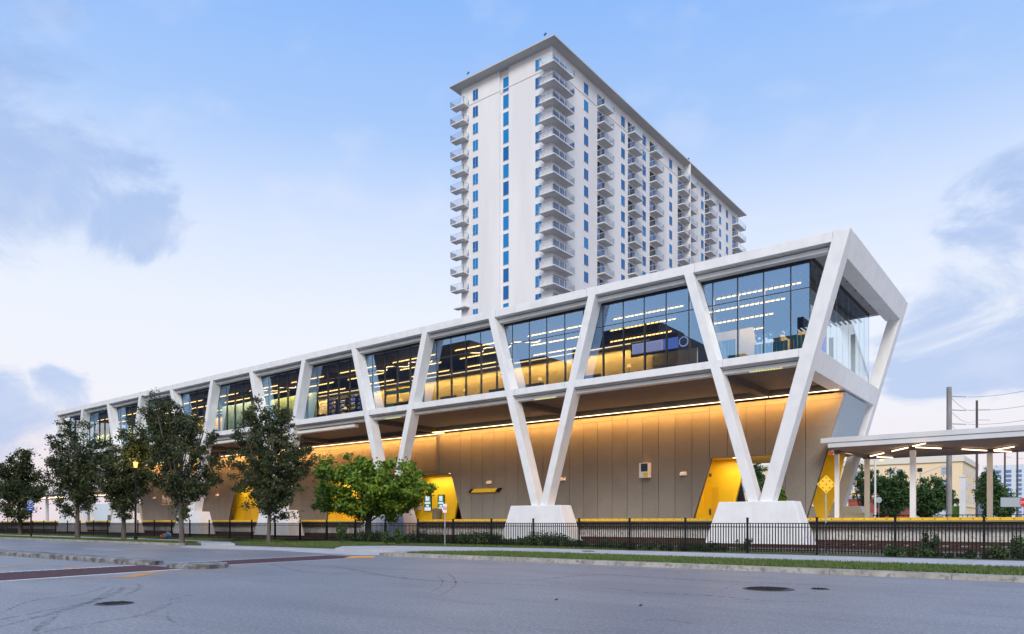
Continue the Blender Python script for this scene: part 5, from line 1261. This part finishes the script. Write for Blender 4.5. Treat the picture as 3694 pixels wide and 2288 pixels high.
def visible(X, Y, z):
    cx = CC * X + SS * Y; d = -SS * X + CC * Y; px = PX + F * cx / d; py = PY - F * (z - EYE) / d
    return py < 820 + .2303 * (3068 - px) + 45
# windows: frames (part) > panes (sub-part)
def win_mesh(w, h, panes, matp):
    fr = unit_mesh('window', lambda b: b.box(-w / 2, w / 2, -.05, 0, 0, h), 'frame_white')
    def fp(b):
        x = -w / 2 + .06
        for fw, split in panes:
            W = fw * (w - .06 * (len(panes) + 1))
            if split: b.box(x, x + W, -.02, 0, .06, h * .3); b.box(x, x + W, -.02, 0, h * .3 + .05, h - .06)
            else: b.box(x, x + W, -.02, 0, .06, h - .06)
            x += W + .06
    return fr, [unit_mesh('pane', fp, m) for m in matp]
wl = win_mesh(1.30, 1.95, [(.5, True), (.5, False)], ['win_blue', 'win_cyan']); wc = win_mesh(1.32, 2.42, [(1.0, False)], ['win_blue', 'win_cyan']); wr = win_mesh(1.5, 1.9, [(.5, False), (.5, False)], ['win_blue', 'win_cyan', 'win_blue'])
def put_win(wm, loc, rz):
    f_ = piece('window', wm[0], tw, loc, rz); o = bpy.data.objects.new('pane', random.choice(wm[1])); COL.objects.link(o); o.parent = f_; o.location = (0, -.052, 0)
for k in range(0, 24):
    zb = 77.38 - FH * k
    for X, wm in ((-85.0, wl), (-71.1, wl)):
        if visible(X, TY0, zb + 1.9): put_win(wm, (X, TY0 - .002, zb), 0)
    zb2 = 76.75 - FH * k
    if k and visible(-78.3, TY0, zb2 + 2.4) or k == 0: put_win(wc, (-78.28, TY0 + .348, zb2), 0)
    for Yw in (109.4, 122.65, 131.3, 143.4, 160.1, 170.8, 175.25):
        if visible(TX1, Yw, zb + 2.2): put_win(wr, (TX1 + .002, Yw, zb), math.pi / 2)
# balconies: slab (part) > rail, glass, door
def balcony(x0, x1, y0, y1, z, edges, door, glassy):
    s_ = B().box(x0, x1, y0, y1, z - .16, z + .04).build('balcony', 'tower_slab', tw)
    rb, gb = B(), B()
    for (ax, ay, bx_, by_) in edges:
        rb.bar((ax, ay, z + 1.1), (bx_, by_, z + 1.1), .05, .05); L_ = math.hypot(bx_ - ax, by_ - ay); n_ = max(1, int(L_ / 1.5))
        for i in range(n_ + 1):
            f_ = i / n_; X_, Y_ = ax + (bx_ - ax) * f_, ay + (by_ - ay) * f_; rb.bar((X_, Y_, z + .04), (X_, Y_, z + 1.1), .05, .05)
        gb.add([(ax, ay, z + .08), (bx_, by_, z + .08), (bx_, by_, z + 1.05), (ax, ay, z + 1.05)], [(0, 1, 2, 3)])
    rb.build('balcony_rail', 'frame_white', s_); gb.build('balcony_glass', 'rail_glass' if glassy else 'rail_bars', s_)
    if door:
        (dx0, dx1, dy0, dy1) = door
        B().box(dx0, dx1, dy0, dy1, z + .05, z + 2.35).build('balcony_door', 'win_dark', s_)
        # panes with blinds
        if dx1 - dx0 < .2:
            n_ = max(2, round((dy1 - dy0) / .8)); b = B()
            for i in range(n_):
                if random.random() < .55: b.box(dx1, dx1 + .02, dy0 + (dy1 - dy0) * i / n_ + .05, dy0 + (dy1 - dy0) * (i + 1) / n_ - .05, z + .12, z + 2.25)
            if b.v: b.build('door_blind', 'win_pale', s_)
M['rail_bars'] = glass_mat('balcony_mesh', (.84, .86, .88, 1), .02)
yr = [(113.2, 116.7), (124.6, 128.2), (133.7, 137.2), (146.9, 150.05), (150.45, 153.9), (161.6, 165.4), (178.8, 184.3)]
for k in range(0, 22):
    z = slabz(k)
    gl = (k == 0)
    xo, yo = TX1 + 1.5, TY0 - 1.5
    if visible(xo, yo, z):
        # corner balcony as an L: front arm and side arm
        s_ = B(); s_.prismZ([(-69.9, TY0 - .001), (-69.9, yo), (xo, yo), (xo, 103.3), (TX1 + .001, 103.3), (TX1 + .001, TY0 - .001)], z - .16, z + .04); so = s_.build('balcony', 'tower_slab', tw)
        rb, gb = B(), B()
        for (ax, ay, bx_, by_) in ((-69.9, TY0, -69.9, yo), (-69.9, yo, xo, yo), (xo, yo, xo, 103.3), (xo, 103.3, TX1, 103.3)):
            rb.bar((ax, ay, z + 1.1), (bx_, by_, z + 1.1), .05, .05); n_ = max(1, int(math.hypot(bx_ - ax, by_ - ay) / 1.5))
            for i in range(n_ + 1): f_ = i / n_; rb.bar((ax + (bx_ - ax) * f_, ay + (by_ - ay) * f_, z + .04), (ax + (bx_ - ax) * f_, ay + (by_ - ay) * f_, z + 1.1), .05, .05)
            gb.add([(ax, ay, z + .08), (bx_, by_, z + .08), (bx_, by_, z + 1.05), (ax, ay, z + 1.05)], [(0, 1, 2, 3)])
        rb.build('balcony_rail', 'frame_white', so); gb.build('balcony_glass', 'rail_glass' if gl else 'rail_bars', so)
        B().box(TX1 - .02, TX1 + .012, 99.3, 103.1, z + .05, z + 2.2).build('balcony_door', 'win_dark', so)
        b = B()
        for i in range(5): b.box(TX1 + .013, TX1 + .03, 99.36 + i * .75, 99.36 + i * .75 + .62, z + .2, z + 2.1)
        b.build('door_blind', 'win_pale', so)
    if k <= 11:
        balcony(-89.7, -86.6, yo, TY0 - .001, z, [(-89.7, TY0, -89.7, yo), (-89.7, yo, -86.6, yo), (-86.6, yo, -86.6, TY0)], None, gl)
    for j, (ya, yb) in enumerate(yr):
        if visible(xo, ya, z):
            balcony(TX1 + .001, xo, ya, yb, z, [(xo, ya, xo, yb), (TX1, ya, xo, ya), (xo, yb, TX1, yb)], (TX1 - .02, TX1 + .012, ya + .1, ya + 2.6), gl)
B().box(-89.3, -86.4, TY0 - 1.2, TY0 - .001, slabz(12) - .2, slabz(12) - .02).build('small_slab', 'tower_slab', tw)
for px, py in ((1967, 134), (1689, 275), (2484, 566)):
    if px < 1900: p = onY(px, py, TY0 - .5)
    elif px < 2000: p = onY(px, py, TY0 - .5)
    else: p = onX(px, py, TX1 + .5)
    m_ = B().tube((p[0], p[1], TZ + .3), (p[0], p[1], TZ + 2.0), .04, .03, 6).build('roof_mast', 'steel', tw); B().bar((p[0] - .25, p[1], TZ + 1.9), (p[0] + .2, p[1], TZ + 2.15), .2, .2).build('mast_head', 'slate', m_)

# ================================================================== ACROSS THE STREET (behind the camera; the station glass mirrors it)
for (x0, x1, h, yb, lab) in ((-33, -42, 34, -45, 'narrow dark block across the street mirrored at the right of the first glass bay'), (-42.5, -57, 29, -45, 'low dark block across the street mirrored in the first glass bay'),
        (-60, -84, 38, -45, 'dark stepped block across the street mirrored in the second glass bay'), (-88, -110, 35, -45, 'dark wide block across the street mirrored in the third glass bay'),
        (-113, -134, 43, -48, 'tall dark block across the street mirrored left of the third bay'), (-138, -170, 50, -46, 'broad dark block across the street mirrored in the middle bays'), (-176, -340, 66, -46, 'long dark block across the street mirrored in the left bays')):
    t = thing('office_block', lab, 'building', ((x0 + x1) / 2, yb, 0))
    B().box(x1, x0, yb - 22, yb, 0, h).build('wall', 'reflect_wall', t); B().box(x1 + 4, x0 - 6, yb - 16, yb - 4, h + .01, h + 4).build('roof_house', 'reflect_wall', t)
    b = B(); z = 4.0
    while z < h - 3: b.box(x1 + 2, x0 - 2, yb + .01, yb + .06, z, z + 1.4); z += 3.6
    b.build('window_band', 'win_dark', t)
